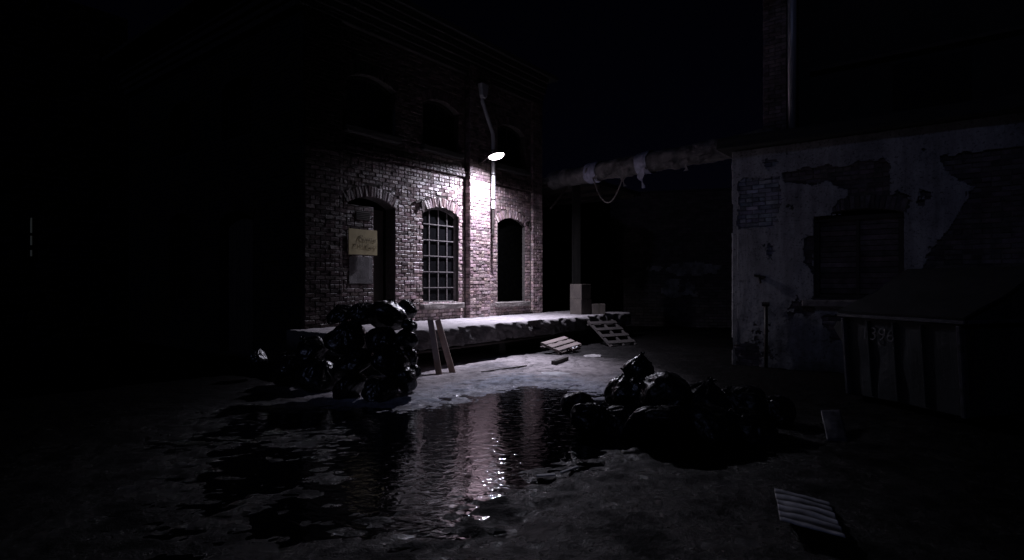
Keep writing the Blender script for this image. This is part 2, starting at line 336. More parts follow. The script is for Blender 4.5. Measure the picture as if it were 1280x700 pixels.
def one_brick(mb, map, quad, d0, rs, jit=.006, depth=.05, bev=.011):
    """quad: 4 (a,z) corners counter-clockwise; d = depth (positive into the wall)"""
    cx = sum(p[0] for p in quad) / 4; cz = sum(p[1] for p in quad) / 4
    base = d0 + rs.uniform(-jit, jit); ta, tz = rs.uniform(-.12, .12), rs.uniform(-.16, .16)
    vs = [(p[0], d0 + depth, p[1]) for p in quad]
    vs += [(p[0], base + bev * .8, p[1]) for p in quad]
    for p in quad:
        l = math.hypot(p[0] - cx, p[1] - cz); q = max(0, 1 - bev * 1.3 / max(l, .01))
        a = cx + (p[0] - cx) * q; z = p[1] + (bev if p[1] < cz else -bev) * rs.uniform(.6, 1.6)
        a = p[0] + (bev if p[0] < cx else -bev) * rs.uniform(.6, 1.6)
        vs.append((a, base + (a - cx) * ta * .4 + (z - cz) * tz + rs.uniform(-.003, .003), z))
    fs = [(8, 9, 10, 11)]
    for i in range(4):
        j = (i + 1) % 4; fs += [(i, j, 4 + j, 4 + i), (4 + i, 4 + j, 8 + j, 8 + i)]
    tn = rtint(rs)
    if PAINT_FALLOFF[0]: k = painted_falloff(map(cx, 0, cz)[0], cz) * (1 if cz < 4.7 else .3); tn = tuple(c * k for c in tn)  # wall above the band is dimmed in its colour too
    mb.add(vs, fs, tint=tn, map=map)
def brick_field(mb, map, x0, x1, z0, z1, ops=(), d0=0, seed=1, rh=.094, bl=.245, missing=0, jit=.006):
    rs = random.Random(seed); k = 0; z = z0
    while z < z1 - .02:
        zt = min(z + rh, z1)
        off = (k % 2) * (bl / 2)
        header = (k % 5 == 0); L = bl / 2 if header else bl
        for a, b in intervals(x0, x1, (z + zt) / 2, ops):
            x = x0 - bl + off + math.floor((a - x0) / L) * L
            while x < b:
                p, q = max(x, a), min(x + L, b)
                if q - p > .035 and not (missing and rs.random() < missing):
                    g = .005; zz = rs.uniform(-.002, .002)
                    one_brick(mb, map, [(p + g, z + g + zz), (q - g, z + g + zz), (q - g, zt - g + zz), (p + g, zt - g + zz)], d0, rs, jit)
                x += L
        z = zt; k += 1
def back_field(mb, map, x0, x1, z0, z1, ops=(), d=.014, rh=.043):
    z = z0
    while z < z1 - 1e-4:
        zt = min(z + rh, z1)
        for a, b in intervals(x0, x1, (z + zt) / 2, ops, inner=True):
            mb.add([(a, d, z), (b, d, z), (b, d, zt), (a, d, zt)], [(0, 1, 2, 3)], map=map)
        z = zt
def arch_ring(mb, map, op, d0=-.012, ring=.25, seed=3):
    rs = random.Random(seed); w, R, zc, a0 = arc(op); c = (op['x0'] + op['x1']) / 2
    n = max(6, int(2 * a0 * (R + ring / 2) / .082)); g = .005 / R
    for i in range(n):
        t0 = -a0 + 2 * a0 * i / n + g; t1 = -a0 + 2 * a0 * (i + 1) / n - g; ro = R + ring + rs.uniform(-.01, .01)
        P = lambda t, r: (c + r * math.sin(t), zc + r * math.cos(t))
        one_brick(mb, map, [P(t0, R), P(t1, R), P(t1, ro), P(t0, ro)], d0, rs, .006, .07)
def reveal(mb, map, op, d0=.0, d1=.34, n=14):
    w, R, zc, a0 = arc(op) if op['rise'] > 0 else (0, 0, 0, 0); c = (op['x0'] + op['x1']) / 2
    pts = [(op['x0'], op['z0']), (op['x0'], op['zs'])]
    if op['rise'] > 0:
        pts += [(c + R * math.sin(-a0 + 2 * a0 * i / n), zc + R * math.cos(-a0 + 2 * a0 * i / n)) for i in range(1, n)]
    pts += [(op['x1'], op['zs']), (op['x1'], op['z0'])]
    m = len(pts)
    for i in range(m):
        a, b = pts[i], pts[(i + 1) % m]
        mb.add([(a[0], d0, a[1]), (b[0], d0, b[1]), (b[0], d1, b[1]), (a[0], d1, a[1])], [(0, 1, 2, 3)], map=map)
def arch_sheet(op, n=12):
    w, R, zc, a0 = arc(op); c = (op['x0'] + op['x1']) / 2
    return [(op['x0'], op['z0'])] + [(c + R * math.sin(-a0 + 2 * a0 * i / n), zc + R * math.cos(-a0 + 2 * a0 * i / n)) for i in range(n + 1)] + [(op['x1'], op['z0'])]

# ================================================================== THE SETTING: ground and puddle
def vnoise(x, y, seed):
    r = np.random.RandomState(seed).rand(256, 256)
    xi = np.floor(x).astype(int); yi = np.floor(y).astype(int); fx = x - xi; fy = y - yi
    fx = fx * fx * (3 - 2 * fx); fy = fy * fy * (3 - 2 * fy)
    g = lambda a, b: r[a % 256, b % 256]
    return (g(xi, yi) * (1 - fx) + g(xi + 1, yi) * fx) * (1 - fy) + (g(xi, yi + 1) * (1 - fx) + g(xi + 1, yi + 1) * fx) * fy
def fbm(x, y, f, seed, o=5, gain=.55):
    s = 0; a = 1; t = 0
    for i in range(o):
        s = s + a * vnoise(x * f + 13.7 * i, y * f + 7.1 * i, seed + i); t += a; a *= gain; f *= 2.03
    return s / t - .5
pud_px = [(395, 560), (405, 530), (420, 518), (450, 512), (530, 509), (585, 492), (650, 479), (705, 482), (800, 500), (870, 545), (790, 566), (690, 590), (640, 622), (565, 660), (500, 678), (450, 680), (410, 650), (390, 610)]
pud = [tuple(gp(x, y, 0)[:2]) for x, y in pud_px]
def sdist(X, Y, poly):
    n = len(poly); d = np.full(X.shape, 1e9); ins = np.zeros(X.shape, bool)
    for i in range(n):
        ax, ay = poly[i]; bx, by = poly[(i + 1) % n]; ex, ey = bx - ax, by - ay
        t = np.clip(((X - ax) * ex + (Y - ay) * ey) / (ex * ex + ey * ey), 0, 1)
        d = np.minimum(d, np.hypot(X - ax - t * ex, Y - ay - t * ey))
        c = (ay > Y) != (by > Y)
        ins ^= c & (X < ex * (Y - ay) / (ey if ey else 1e-9) + ax)
    return np.where(ins, -d, d)
def build_ground():
    g = np.concatenate([np.linspace(0, 3, 4) ** 2 * 8 + 9.0])[1:]
    xs = np.concatenate([-g[::-1], np.arange(-9, 9.001, .045), g])
    ys = np.concatenate([[-60, -20, -4, 0, 1.5], np.arange(2.4, 17, .045), np.arange(17.2, 24, .3), [30, 50, 90]])
    X, Y = np.meshgrid(xs, ys); sd = sdist(X, Y, pud)
    n = fbm(X, Y, .9, 11, 6, .6); nf = fbm(X * .55, Y * 1.3, 7, 31, 4, .75)
    Z = np.clip(sd * .05, -.04, .03) + n * .04 + nf * (.045 + .06 * np.exp(-(sd / .45) ** 2)) + .006
    film = [tuple(gp(*q, 0)[:2]) for q in [(190, 560), (300, 515), (400, 512), (440, 520), (420, 600), (440, 690), (330, 700), (230, 650)]]
    sf = sdist(X, Y, film); fz = np.clip(sf * .03, -.012, .03) + n * .055 + nf * .06 + .006
    Z = np.where((sf < .6) & (X < -.6), np.minimum(Z, fz), Z)
    Z = np.where((sd > 1.2) & (sf > .8), np.maximum(Z, .004 + nf * .022 + n * .02 + .016), Z)
    # thin wet film to the left, broken shore at the far side
    far = np.clip((Y - 9.2) / 1.2, 0, 1); Z = Z + far * .01
    nx, ny = len(xs), len(ys)
    v = np.stack([X.ravel(), Y.ravel(), Z.ravel()], 1)
    idx = np.arange(nx * ny).reshape(ny, nx)
    f = np.stack([idx[:-1, :-1].ravel(), idx[:-1, 1:].ravel(), idx[1:, 1:].ravel(), idx[1:, :-1].ravel()], 1)
    me = bpy.data.meshes.new('ground'); me.vertices.add(len(v)); me.vertices.foreach_set('co', v.ravel())
    me.loops.add(f.size); me.loops.foreach_set('vertex_index', f.ravel()); me.polygons.add(len(f))
    me.polygons.foreach_set('loop_start', np.arange(0, f.size, 4)); me.polygons.foreach_set('loop_total', np.full(len(f), 4))
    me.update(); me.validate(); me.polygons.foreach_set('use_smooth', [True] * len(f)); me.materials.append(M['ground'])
    shore_glare = np.exp(-((sd - .25) / .55) ** 2) * np.clip((Y - 8.2) / .6, 0, 1) * np.clip((X + 3.4) / .8, 0, 1) * np.clip((2.2 - X) / 1.2, 0, 1) * np.clip(.75 + nf * 5, 0, 1)  # bright glare along the far shore, painted into the ground colour
    ca = me.color_attributes.new('shore_glare', 'FLOAT_COLOR', 'POINT'); sc = np.repeat(shore_glare.ravel()[:, None], 4, 1).astype(np.float32); ca.data.foreach_set('color', sc.ravel())
    o = bpy.data.objects.new('ground', me); COL.objects.link(o); tag(o, kind='structure')
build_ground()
px = [p[0] for p in pud]; py = [p[1] for p in pud]
w = MB(); w.add([(min(px) - 3.2, min(py) - .8, 0), (max(px) + 1.2, min(py) - .8, 0), (max(px) + 1.2, max(py) + .7, 0), (min(px) - 3.2, max(py) + .7, 0)], [(0, 1, 2, 3)])
tag(w.build('puddle', M['water']), kind='structure')

# ================================================================== THE BRICK WAREHOUSE (left)
AU = math.atan2(.7902, .6129)
P0 = Vector((-4.4, 12.1, 0))
U = Vector((.6129, .7902, 0)); NO = Vector((.7902, -.6129, 0))
def wl(t, n, z): return P0 + U * t + NO * n + Vector((0, 0, z))     # world point from facade coordinates
WH = empty('brick_warehouse', P0, AU, 'two storey brick warehouse with arched openings, its front lit by a wall lamp', 'building')
FR = lambda a, d, z: (a, d, z)            # front face, local x along it, y into it
LF = lambda a, d, z: (d, a, z)            # left face (a runs backwards, into local y)
DH = .84                                  # loading dock height
ZT = 8.5
door = dict(x0=1.13, x1=2.53, z0=DH, zs=3.62, rise=.2)
win = dict(x0=3.46, x1=4.78, z0=1.27, zs=3.62, rise=.2)
gap = dict(x0=6.48, x1=7.84, z0=1.24, zs=3.60, rise=.2)
u1 = dict(x0=1.13, x1=2.53, z0=5.35, zs=6.45, rise=.2)
u2 = dict(x0=3.46, x1=4.78, z0=5.35, zs=6.45, rise=.2)
u3 = dict(x0=6.48, x1=7.84, z0=5.35, zs=6.45, rise=.2)
ops = [door, win, gap, u1, u2, u3]
PAINT_FALLOFF[0] = True
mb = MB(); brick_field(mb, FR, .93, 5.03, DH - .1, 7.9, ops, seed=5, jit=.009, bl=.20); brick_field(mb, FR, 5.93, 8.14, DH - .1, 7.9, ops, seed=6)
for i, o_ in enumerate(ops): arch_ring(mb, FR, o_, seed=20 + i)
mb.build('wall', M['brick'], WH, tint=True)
mb = MB(); back_field(mb, FR, 0, 8.68, 0, 7.9, ops)
for o_ in ops: reveal(mb, FR, o_, .0, .36)
mb.build('mortar_bed', M['mortar'], WH)
# pilasters, with their side faces
for (a, b, pr, sd_) in ((0, .93, .10, 1), (5.05, 5.92, .19, 2), (8.15, 8.68, .10, 3)):
    mb = MB(); brick_field(mb, FR, a, b, DH - .1, 7.9, d0=-pr, seed=40 + sd_)
    brick_field(mb, (lambda a_: (lambda q, d, z: (a_ + d, -q, z)))(a), 0 + .004, pr, DH - .1, 7.9, seed=50 + sd_)
    brick_field(mb, (lambda b_: (lambda q, d, z: (b_ - d, -q, z)))(b), 0 + .004, pr, DH - .1, 7.9, seed=60 + sd_)
    p = mb.build('pilaster', M['brick'], WH, tint=True)
    m2 = MB(); m2.box(((a + b) / 2, -pr / 2 + .018, 4), (b - a - .028, pr, 7.8)); m2.build('mortar_bed', M['mortar'], p)
# moulded band above the ground floor, between pilasters
for (a, b, sd_) in ((.935, 5.045, 1), (5.925, 8.145, 2)):
    mb = MB(); brick_field(mb, FR, a, b, 4.74, 4.91, d0=-.07, seed=70 + sd_); brick_field(mb, FR, a, b, 4.91, 4.995, d0=-.04, seed=75 + sd_)
    mb.build('string_course', M['brick'], WH, tint=True)
# corbelled cornice and roof
mb = MB()
for i, (z, pr) in enumerate(((7.6, .12), (7.77, .17), (7.94, .24), (8.11, .30), (8.28, .36))):
    brick_field(mb, FR, -pr, 8.68, z, z + .17, d0=-pr, seed=80 + i)
    mb.box((4.34 - pr / 2, -pr / 2 + .04, z + .083), (8.68 + pr - .03, pr + .02, .16), tint=(.5, .5, .5))
    mb.box((-pr / 2 + .0, 4.75, z + .085), (pr, 9.5, .166), tint=(.5, .5, .5))
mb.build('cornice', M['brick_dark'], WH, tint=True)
MB().box((4.2, 4.7, 8.52), (9.8, 10.3, .12)).build('roof', M['roof'], WH)
# left face, with openings in the dark
LO = [dict(x0=2.0, x1=3.6, z0=.1, zs=3.3, rise=.22), dict(x0=5.2, x1=6.5, z0=1.3, zs=3.5, rise=.2), dict(x0=2.1, x1=3.5, z0=5.3, zs=6.5, rise=.2), dict(x0=5.2, x1=6.5, z0=5.3, zs=6.5, rise=.2)]
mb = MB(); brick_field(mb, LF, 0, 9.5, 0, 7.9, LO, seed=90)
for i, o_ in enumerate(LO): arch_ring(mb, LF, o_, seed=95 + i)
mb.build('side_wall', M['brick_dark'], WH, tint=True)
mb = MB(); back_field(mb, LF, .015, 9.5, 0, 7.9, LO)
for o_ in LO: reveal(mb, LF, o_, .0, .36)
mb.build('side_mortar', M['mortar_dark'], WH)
mb = MB(); back_field(mb, FR, -.0, 8.68, 0, .75, [], d=.01); mb.build('plinth', M['mortar_dark'], WH)
# closed body behind so that nothing shines through
mb = MB()
mb.box((4.34, 9.6, 4), (8.6, .2, 8.4)); mb.box((8.6, 4.75, 4.1), (.16, 9.3, 8.4)); mb.box((4.4, 4.9, 4.5), (8.2, 9.0, .15)); mb.box((4.4, 4.9, .5), (8.2, 9.0, .5))
mb.box((4.4, 1.9, 4.2), (8.2, .1, 8.2))
mb.build('inner_wall', M['black'], WH)
# the barred window
def window(op, name, cols, rows, map, frame_mat, d=.13, bar=.028, glass=True):
    o = None; mb = MB(); x0, x1, z0 = op['x0'], op['x1'], op['z0']
    sh = arch_sheet(op); top = op['zs'] + op['rise'] * .75
    def bx(a0, a1, z_0, z_1, dd, th):
        vs = [(a, q, z) for a in (a0, a1) for q in (dd - th / 2, dd + th / 2) for z in (z_0, z_1)]
        mb.add(vs, [(0, 1, 3, 2), (4, 6, 7, 5), (0, 4, 5, 1), (2, 3, 7, 6), (0, 2, 6, 4), (1, 5, 7, 3)], map=map)
    bx(x0, x0 + .05, z0, op['zs'], d, .06); bx(x1 - .05, x1, z0, op['zs'], d, .06); bx(x0 + .05, x1 - .05, z0, z0 + .06, d, .06)
    n = len(sh)
    for i in range(1, n - 2):
        a, b = sh[i], sh[i + 1]
        vs = [(a[0], q, a[1] - s_) for s_ in (0, .06) for q in (d - .03, d + .03)] + [(b[0], q, b[1] - s_) for s_ in (0, .06) for q in (d - .03, d + .03)]
        mb.add(vs, [(0, 1, 5, 4), (2, 6, 7, 3), (0, 4, 6, 2), (1, 3, 7, 5)], map=map)
    f = mb.build(name, frame_mat, WH if map is FR or map is LF else None)
    mb = MB()
    for i in range(1, cols):
        a = x0 + (x1 - x0) * i / cols; e = excl(op, top, inner=True); bx(a - bar / 2, a + bar / 2, z0 + .05, top + .01, d - .003, bar)
    for j in range(1, rows):
        z = z0 + (top - z0) * j / rows; bx(x0 + .04, x1 - .04, z - bar / 2, z + bar / 2, d - .01, bar * 1.1)
    if cols > 1: mb.build('glazing_bars', frame_mat, f)
    if glass:
        mb = MB(); mb.add([(a, d + .02, z) for a, z in sh], [tuple(range(n))], map=map); mb.build('glass', M['glass'], f)
    return f
window(win, 'window', 4, 6, FR, M['frame'], bar=.02)
mb = MB(); shp = arch_sheet(gap); mb.add([(a, .10, z) for a, z in shp], [tuple(range(len(shp)))], map=FR); mb.build('dark_opening_sheet', M['black'], WH)  # black sheet added in the opening, standing in for its darkness
for o_ in (u1, u2, u3): window(o_, 'upper_window', 2, 2, FR, M['darkmetal'], d=.2)
for o_ in LO[1:]: window(o_, 'side_window', 3, 3, LF, M['darkmetal'], d=.2)
mb = MB(); o_ = LO[0]
for k in range(8): mb.add([(a, q, z) for a in (2.02 + k * .195, 2.02 + k * .195 + .185) for q in (.22, .26) for z in (.1, 3.4)], [(0, 1, 3, 2), (4, 6, 7, 5), (0, 4, 5, 1), (2, 3, 7, 6), (0, 2, 6, 4), (1, 5, 7, 3)], map=LF)
mb.build('side_door', M['wood_dark'], WH)
# sills
for (o_, nm) in ((win, 'sill'), (gap, 'sill'), (u1, 'upper_sill'), (u2, 'upper_sill'), (u3, 'upper_sill')):
    s = MB().box(((o_['x0'] + o_['x1']) / 2, -.02, o_['z0'] - .075), (o_['x1'] - o_['x0'] + .22, .26, .15)).build(nm, M['stone'] if nm == 'sill' else M['mortar_dark'], WH, bevel=.02, sub=4, rough_edge=.02)  # upper sills coloured darker, standing in for the dim upper storey
# half bricked-up doorway: infill leaf on the left, open dark slot on the right
inf = dict(x0=1.42, x1=1.82, z0=3.26, zs=3.46, rise=0)
mb = MB(); brick_field(mb, FR, 1.14, 1.93, DH, 3.60, [inf], d0=.07, seed=33)
inl = mb.build('brick_infill', M['brick'], WH, tint=True)
mb = MB(); mb.box((1.535, .19, 2.20), (.79, .2, 2.76)); mb.build('mortar_bed', M['mortar'], inl)
MB().box((1.55, .062, 2.10), (.66, .03, .62)).build('cement_patch', M['slab'], inl, sub=5, rough_edge=.012)
mb = MB()
for k in range(5): mb.box((1.62, .06, 3.28 + k * .04), (.40, .02, .02))
mb.box((1.62, .078, 3.36), (.42, .012, .22)); mb.build('vent_grille', M['darkmetal'], inl)
MB().box((2.24, .5, 2.2), (.62, .05, 2.8)).build('door', M['wood_dark'], WH)

# small iron wall anchors beside the arches
for (t, z) in ((3.28, 3.86), (7.98, 3.72)):
    a = MB(); a.bar((t - .12, -.03, z - .02), (t + .1, -.03, z + .07), .05, .05); a.bar((t + .07, -.03, z + .06), (t + .08, -.04, z - .16), .045, .045)
    a.build('wall_anchor', M['darkmetal'], WH)

PAINT_FALLOFF[0] = False
# yellow sign on the infill
SG = empty('sign_board', wl(1.515, .065, 2.74), AU, 'yellowish board with two lines of faded handwriting on the bricked-up doorway', 'sign')
MB().box((0, 0, 0), (.80, .025, .58)).build('board', M['sign'], SG, bevel=.004, sub=3, rough_edge=.006)
def text(body, size, mat, parent, loc, rot, shear=0, name='lettering', ext=.002, sx=1):
    c = bpy.data.curves.new(name, 'FONT'); c.body = body; c.size = size; c.shear = shear; c.extrude = ext; c.offset = -.003
    c.align_x = 'CENTER'; c.align_y = 'CENTER'
    o = bpy.data.objects.new(name, c); COL.objects.link(o)
    dg = bpy.context.evaluated_depsgraph_get(); me = bpy.data.meshes.new_from_object(o.evaluated_get(dg)); COL.objects.unlink(o); bpy.data.objects.remove(o)
    me.materials.clear(); me.materials.append(mat)
    t = bpy.data.objects.new(name, me); COL.objects.link(t); t.parent = parent; t.location = loc; t.rotation_euler = rot; t.scale = (sx, 1, 1)
    return t
text('Ramis', .19, M['ink'], SG, (.10, -.024, .08), (math.pi / 2, .05, 0), .35, sx=1.15)
text("T'Wilkers", .165, M['ink'], SG, (.04, -.024, -.09), (math.pi / 2, .05, 0), .35)

# wall lamp
LP = wl(5.45, .78, 5.33)
WL = empty('wall_lamp', wl(5.45, .19, 5.2), AU, 'lit wall lamp with wide shallow shade on a curved arm above the dock', 'lamp')
arm = [(0, 0, 0), (0, -.12, .02), (0, -.3, .12), (0, -.45, .22), (0, -.56, .24), (0, -.6, .2)]
MB().tube(arm, .016, 10).build('arm', M['darkmetal'], WL, smooth=True)
MB().box((0, -.012, 0), (.12, .024, .2)).build('wall_plate', M['darkmetal'], WL, bevel=.004)
sh = empty('lamp_head', (0, -.59, .13), 0); sh.parent = WL
sh.rotation_euler = (math.radians(-5), 0, 0)
bpy.data.objects.remove(sh)
prof = [(.03, .12), (.05, .11), (.06, .06), (.14, .035), (.22, .0), (.255, -.035), (.25, -.04), (.215, -.005), (.13, .02), (.03, .03)]
shade = MB().lathe(prof, 40).build('shade', M['darkmetal'], WL, smooth=True); shade.location = (0, -.60, .13); shade.rotation_euler = (math.radians(-16), math.radians(-1), 0)
lens = MB().lathe([(.215, -.012), (.21, -.03), (.18, -.06), (.12, -.085), (.05, -.097), (.001, -.1)], 40).build('lens', M['lampglow'], shade, smooth=True)
ld = bpy.data.lights.new('lamp_light', 'SPOT'); ld.energy = 3400; ld.color = (.84, .82, 1); ld.spot_size = math.radians(159); ld.spot_blend = .15; ld.shadow_soft_size = .06
ld.use_nodes = True; lt = ld.node_tree; em = lt.nodes['Emission']     # the lamp's photometric distribution: strongest straight down
tcn = lt.nodes.new('ShaderNodeTexCoord'); sxn = lt.nodes.new('ShaderNodeSeparateXYZ'); ab = lt.nodes.new('ShaderNodeMath'); ab.operation = 'ABSOLUTE'
pw = lt.nodes.new('ShaderNodeMath'); pw.operation = 'POWER'; pw.inputs[1].default_value = 2.6
lt.links.new(tcn.outputs['Normal'], sxn.inputs[0]); lt.links.new(sxn.outputs[2], ab.inputs[0]); lt.links.new(ab.outputs[0], pw.inputs[0]); lt.links.new(pw.outputs[0], em.inputs['Strength'])
lo = bpy.data.objects.new('lamp_light', ld); COL.objects.link(lo)
lo.location = wl(5.45, .79, 5.21)
lo.rotation_euler = Vector((-.02, -.09, -1)).to_track_quat('-Z', 'Y').to_euler()

# downpipe with hopper above the lamp
DP = empty('downpipe', wl(5.95, .0, 0), AU, 'pale zinc downpipe with a hopper, broken off beside the lamp', 'pipe')
MB().tube([(-.42, -.22, 7.05), (-.42, -.22, 6.95), (-.02, -.27, 6.1), (.0, -.27, 5.95), (.0, -.27, 3.95)], .055, 14).build('pipe', M['pipe'], DP, smooth=False)
MB().prism([(-.16, 7.42), (.16, 7.42), (.1, 7.1), (.05, 7.02), (-.05, 7.02), (-.1, 7.1)], (1, 0, 0), (0, 0, 1), (0, .22, 0), (-.42, -.33, 0)).build('hopper', M['pipe'], DP, bevel=.01)
for z in (5.6, 4.9, 4.2): mb = MB(); mb.tube([(0, -.27, z), (0, -.27, z + .04)], .066, 14); mb.box((0, -.12, z + .02), (.03, .3, .03)); mb.build('bracket', M['darkmetal'], DP)
MB().tube([(.0, -.27, 3.95), (.0, -.265, 3.2)], .035, 10).build('lower_stub', M['darkmetal'], DP)
CB = MB(); CB.tube([wl(5.98, .22, 5.2), wl(6.02, .05, 5.0), wl(6.6, .03, 4.55)], .012, 6)

# loading dock
def build_dock():
    D = empty('loading_dock', P0, AU, 'long concrete loading dock with crumbling edge under the brick warehouse front', 'dock')
    t0, t1, n1, th = -.35, 10.75, 2.28, .40
    xs = np.arange(t0, t1 + .001, .05); prof = []
    # profile: top from wall outwards, rounded broken nose, front, underside
    ys = list(np.linspace(0.0, n1 - .12, 34)); P = [(y, DH, 0.0) for y in ys]
    P += [(n1 - .08, DH - .004, .3), (n1 - .04, DH - .02, .7), (n1 - .012, DH - .05, 1), (n1, DH - .09, 1)]
    P += [(n1, DH - z, 1) for z in np.linspace(.12, th - .03, 8)] + [(n1 - .02, DH - th, .8), (n1 - .06, DH - th - .004, .2), (0, DH - th - .004, 0)]
    v = []; n_ = len(P)
    for x in xs:
        for (y, z, k) in P:
            q = Vector((x, y, z)); a = mn.fractal(q * 1.6, 1.0, 2.0, 4) ; b = mn.fractal(q * 6 + Vector((9, 0, 0)), 1.0, 2.0, 4)
            c_ = mn.noise(Vector((x * 9, y * 6, z * 2.5))); yy = y - k * (max(0, a) * .16 + b * .07 + abs(c_) * .05); zz = z - k * max(0, mn.noise(Vector((x * 2.3, 3, 0)))) * .12 * (1 if z > DH - .2 else 0) + (b * .012 if z > DH - .01 else b * .03 * k)
            v.append((x, -yy, zz))
    f = []
    for i in range(len(xs) - 1):
        for j in range(n_ - 1):
            a = i * n_ + j; f.append((a, a + 1, a + n_ + 1, a + n_))
    f.append(tuple(range(n_))[::-1]); f.append(tuple((len(xs) - 1) * n_ + j for j in range(n_)))
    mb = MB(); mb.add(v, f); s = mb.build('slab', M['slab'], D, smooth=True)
    mb = MB(); mb.box(((t0 + t1) / 2, -.55, .21), (t1 - t0 - .1, .9, .42)); mb.build('base_wall', M['wood_dark'], D)
    for k in range(6):
        x = .2 + k * 2.0; MB().box((x, -1.9, .21), (.25, .25, .44)).build('pier', M['mortar_dark'], D, bevel=.01)
    MB().tube([(t0 + .3, -2.12, .38), (t1 - .2, -2.12, .38)], .035, 10).build('edge_rail', M['darkmetal'], D)
    return D
build_dock()

# canopy, post and boxes at the far end of the dock
CN = empty('dock_canopy', wl(8.75, 0, 0), AU, 'dark flat canopy roof beyond the lit warehouse corner', 'canopy')
MB().box((2.4, 1.0, 5.2), (4.7, 4.6, .14)).build('roof', M['roof'], CN)
mb = MB()
for k in range(4): mb.box((.4 + k * 1.3, 1.0, 5.08), (.1, 4.5, .12))
mb.build('rafter', M['wood_dark'], CN)
MB().box((2.3, 3.2, 2.8), (4.6, .15, 4.5)).build('rear_wall', M['black'], CN)
MB().box((4.7, 1.6, 2.9), (.12, 3.2, 4.3)).build('end_wall', M['black'], CN)
b0 = at(722, 391.5, 18.0); b0.z = DH
for (zh, sd_) in ((5.05, 0),):
    MB().box((b0.x + .02, b0.y + .55, (DH + zh) / 2), (.26, .26, zh - DH)).build('post', M['post'], None, bevel=.01)
po = bpy.data.objects['post']; po.name = 'timber_post'; tag(po, 'dark upright timber post standing behind the stacked boxes on the dock', 'post')
def carton(name, loc, d, rz, lab):
    o = empty(name, loc, rz, lab, 'box', 'cardboard boxes on the dock')
    MB().box((0, 0, d[2] / 2), d).build('carton', M['cardboard'], o, bevel=.008)
    MB().box((0, 0, d[2] / 2), (.05, d[1] + .006, d[2] + .006)).build('tape', M['tape'], o)
carton('cardboard_box', (b0.x + .10, b0.y, DH + .002), (.50, .46, .47), .75, 'cardboard box at the bottom of the stack of two on the dock')
carton('cardboard_box', (b0.x + .09, b0.y, DH + .476), (.48, .45, .46), .79, 'cardboard box on top of the stack of two on the dock')
b1 = at(748, 391, 18.0)
carton('cardboard_box', (b1.x - .02, b1.y + .1, DH + .002), (.42, .36, .32), .12, 'small cardboard box standing alone right of the stacked boxes on the dock')

# lagged overhead pipe with foil sleeves, hanging cable, brace
A_, B_ = Vector((1.35, 19.2, 5.22)), Vector((5.9, 12.8, 5.0))
OP = empty('overhead_pipe', (0, 0, 0), 0, 'thick lagged pipe with torn wrapping bridging the gap between the two buildings', 'pipe')
mb = MB(); n_ = 90
pts = [A_.lerp(B_, i / n_) for i in range(n_ + 1)]
mb.tube(pts, [.27 + .025 * mn.noise(Vector((i * .25, 0, 0))) for i in range(n_ + 1)], 24)
p_ = mb.build('lagging', M['lag'], OP, smooth=True)
for v in p_.data.vertices: v.co += mn.noise_vector(v.co * 3) * .05 + mn.noise_vector(v.co * 11) * .03
dd = (B_ - A_).normalized()
def along(pxl):
    best = min(range(901), key=lambda i: abs(CX + F * (A_.lerp(B_, i / 900)).x / (A_.lerp(B_, i / 900)).y - pxl)); return A_.lerp(B_, best / 900)
for (pa, pb) in ((737, 752), (801, 816)):
    mb = MB(); q0, q1 = along(pa), along(pb); mb.tube([q0.lerp(q1, i / 10) for i in range(11)], [.30 + .012 * math.sin(i * 2) for i in range(11)], 24, cap=False)
    sl = mb.build('sleeve', M['foil'], OP, smooth=True)
    for v in sl.data.vertices: v.co += mn.noise_vector(v.co * 5) * .03
def rag(pxl, L, wdt, seed, mat):
    c = along(pxl); rs = random.Random(seed); v = []; f = []; nr = 10
    for i in range(nr + 1):
        k = i / nr; hw = wdt * (1 - k * .75) / 2 + rs.uniform(-.02, .02)
        for j in range(5):
            s_ = (j - 2) / 2 * hw; q = c + dd * (s_ + .05 * math.sin(i * .6 + seed)) + Vector((-.2 + .03 * math.sin(i + j), -.24 + .03 * math.cos(i * 1.3 + j), -.12 - L * k))
            v.append(q)
    for i in range(nr):
        for j in range(4): a = i * 5 + j; f.append((a, a + 1, a + 6, a + 5))
    mb = MB(); mb.add(v, f); mb.build('torn_wrap', mat, OP, smooth=True)
rag(787, .50, .24, 1, M['lag']); rag(809, .62, .22, 2, M['foil']); rag(862, .34, .3, 3, M['lag']); rag(842, .2, .4, 4, M['lag']); rag(765, .16, .3, 5, M['lag']); rag(885, .2, .5, 6, M['lag']); rag(824, .14, .25, 7, M['lag']); rag(752, .22, .12, 8, M['lag'])
mb = MB(); q0, q1 = along(744) + Vector((-.1, -.25, -.2)), along(783) + Vector((-.1, -.25, -.2)); pts = []
for i in range(21):
    k = i / 20; p = q0.lerp(q1, k); p.z -= .80 * (1 - (2 * k - 1) ** 2); pts.append(p)
tag(mb.tube(pts, .022, 8).build('hanging_cable', M['rubber'], smooth=True), 'slack cable hanging in a loop below the overhead pipe', 'cable')
mb = MB(); mb.bar(at(688, 261, 18.2), at(709, 234, 18.4), .05, .05); mb.build('brace', M['darkmetal'], OP)

# two planks leaning on the dock edge
for (a, b, lab) in (((538, 400), (549, 469), 'left one of two pale planks leaning on the dock edge'), ((547, 400), (566, 467), 'right one of two pale planks leaning on the dock edge, leaning further')):
    ft = gp(*b); rt = ft + Vector((a[0] - b[0], 0, 0)) / 60
    tp = at(a[0], a[1], ft.y + .68)
    o = MB().bar(ft, tp, .12, .028, up=(1, 0, 0) if False else (0, 1, 0)).build('plank', M['wood'], None, bevel=.003)
    tag(o, lab, 'plank', 'planks leaning on the dock')

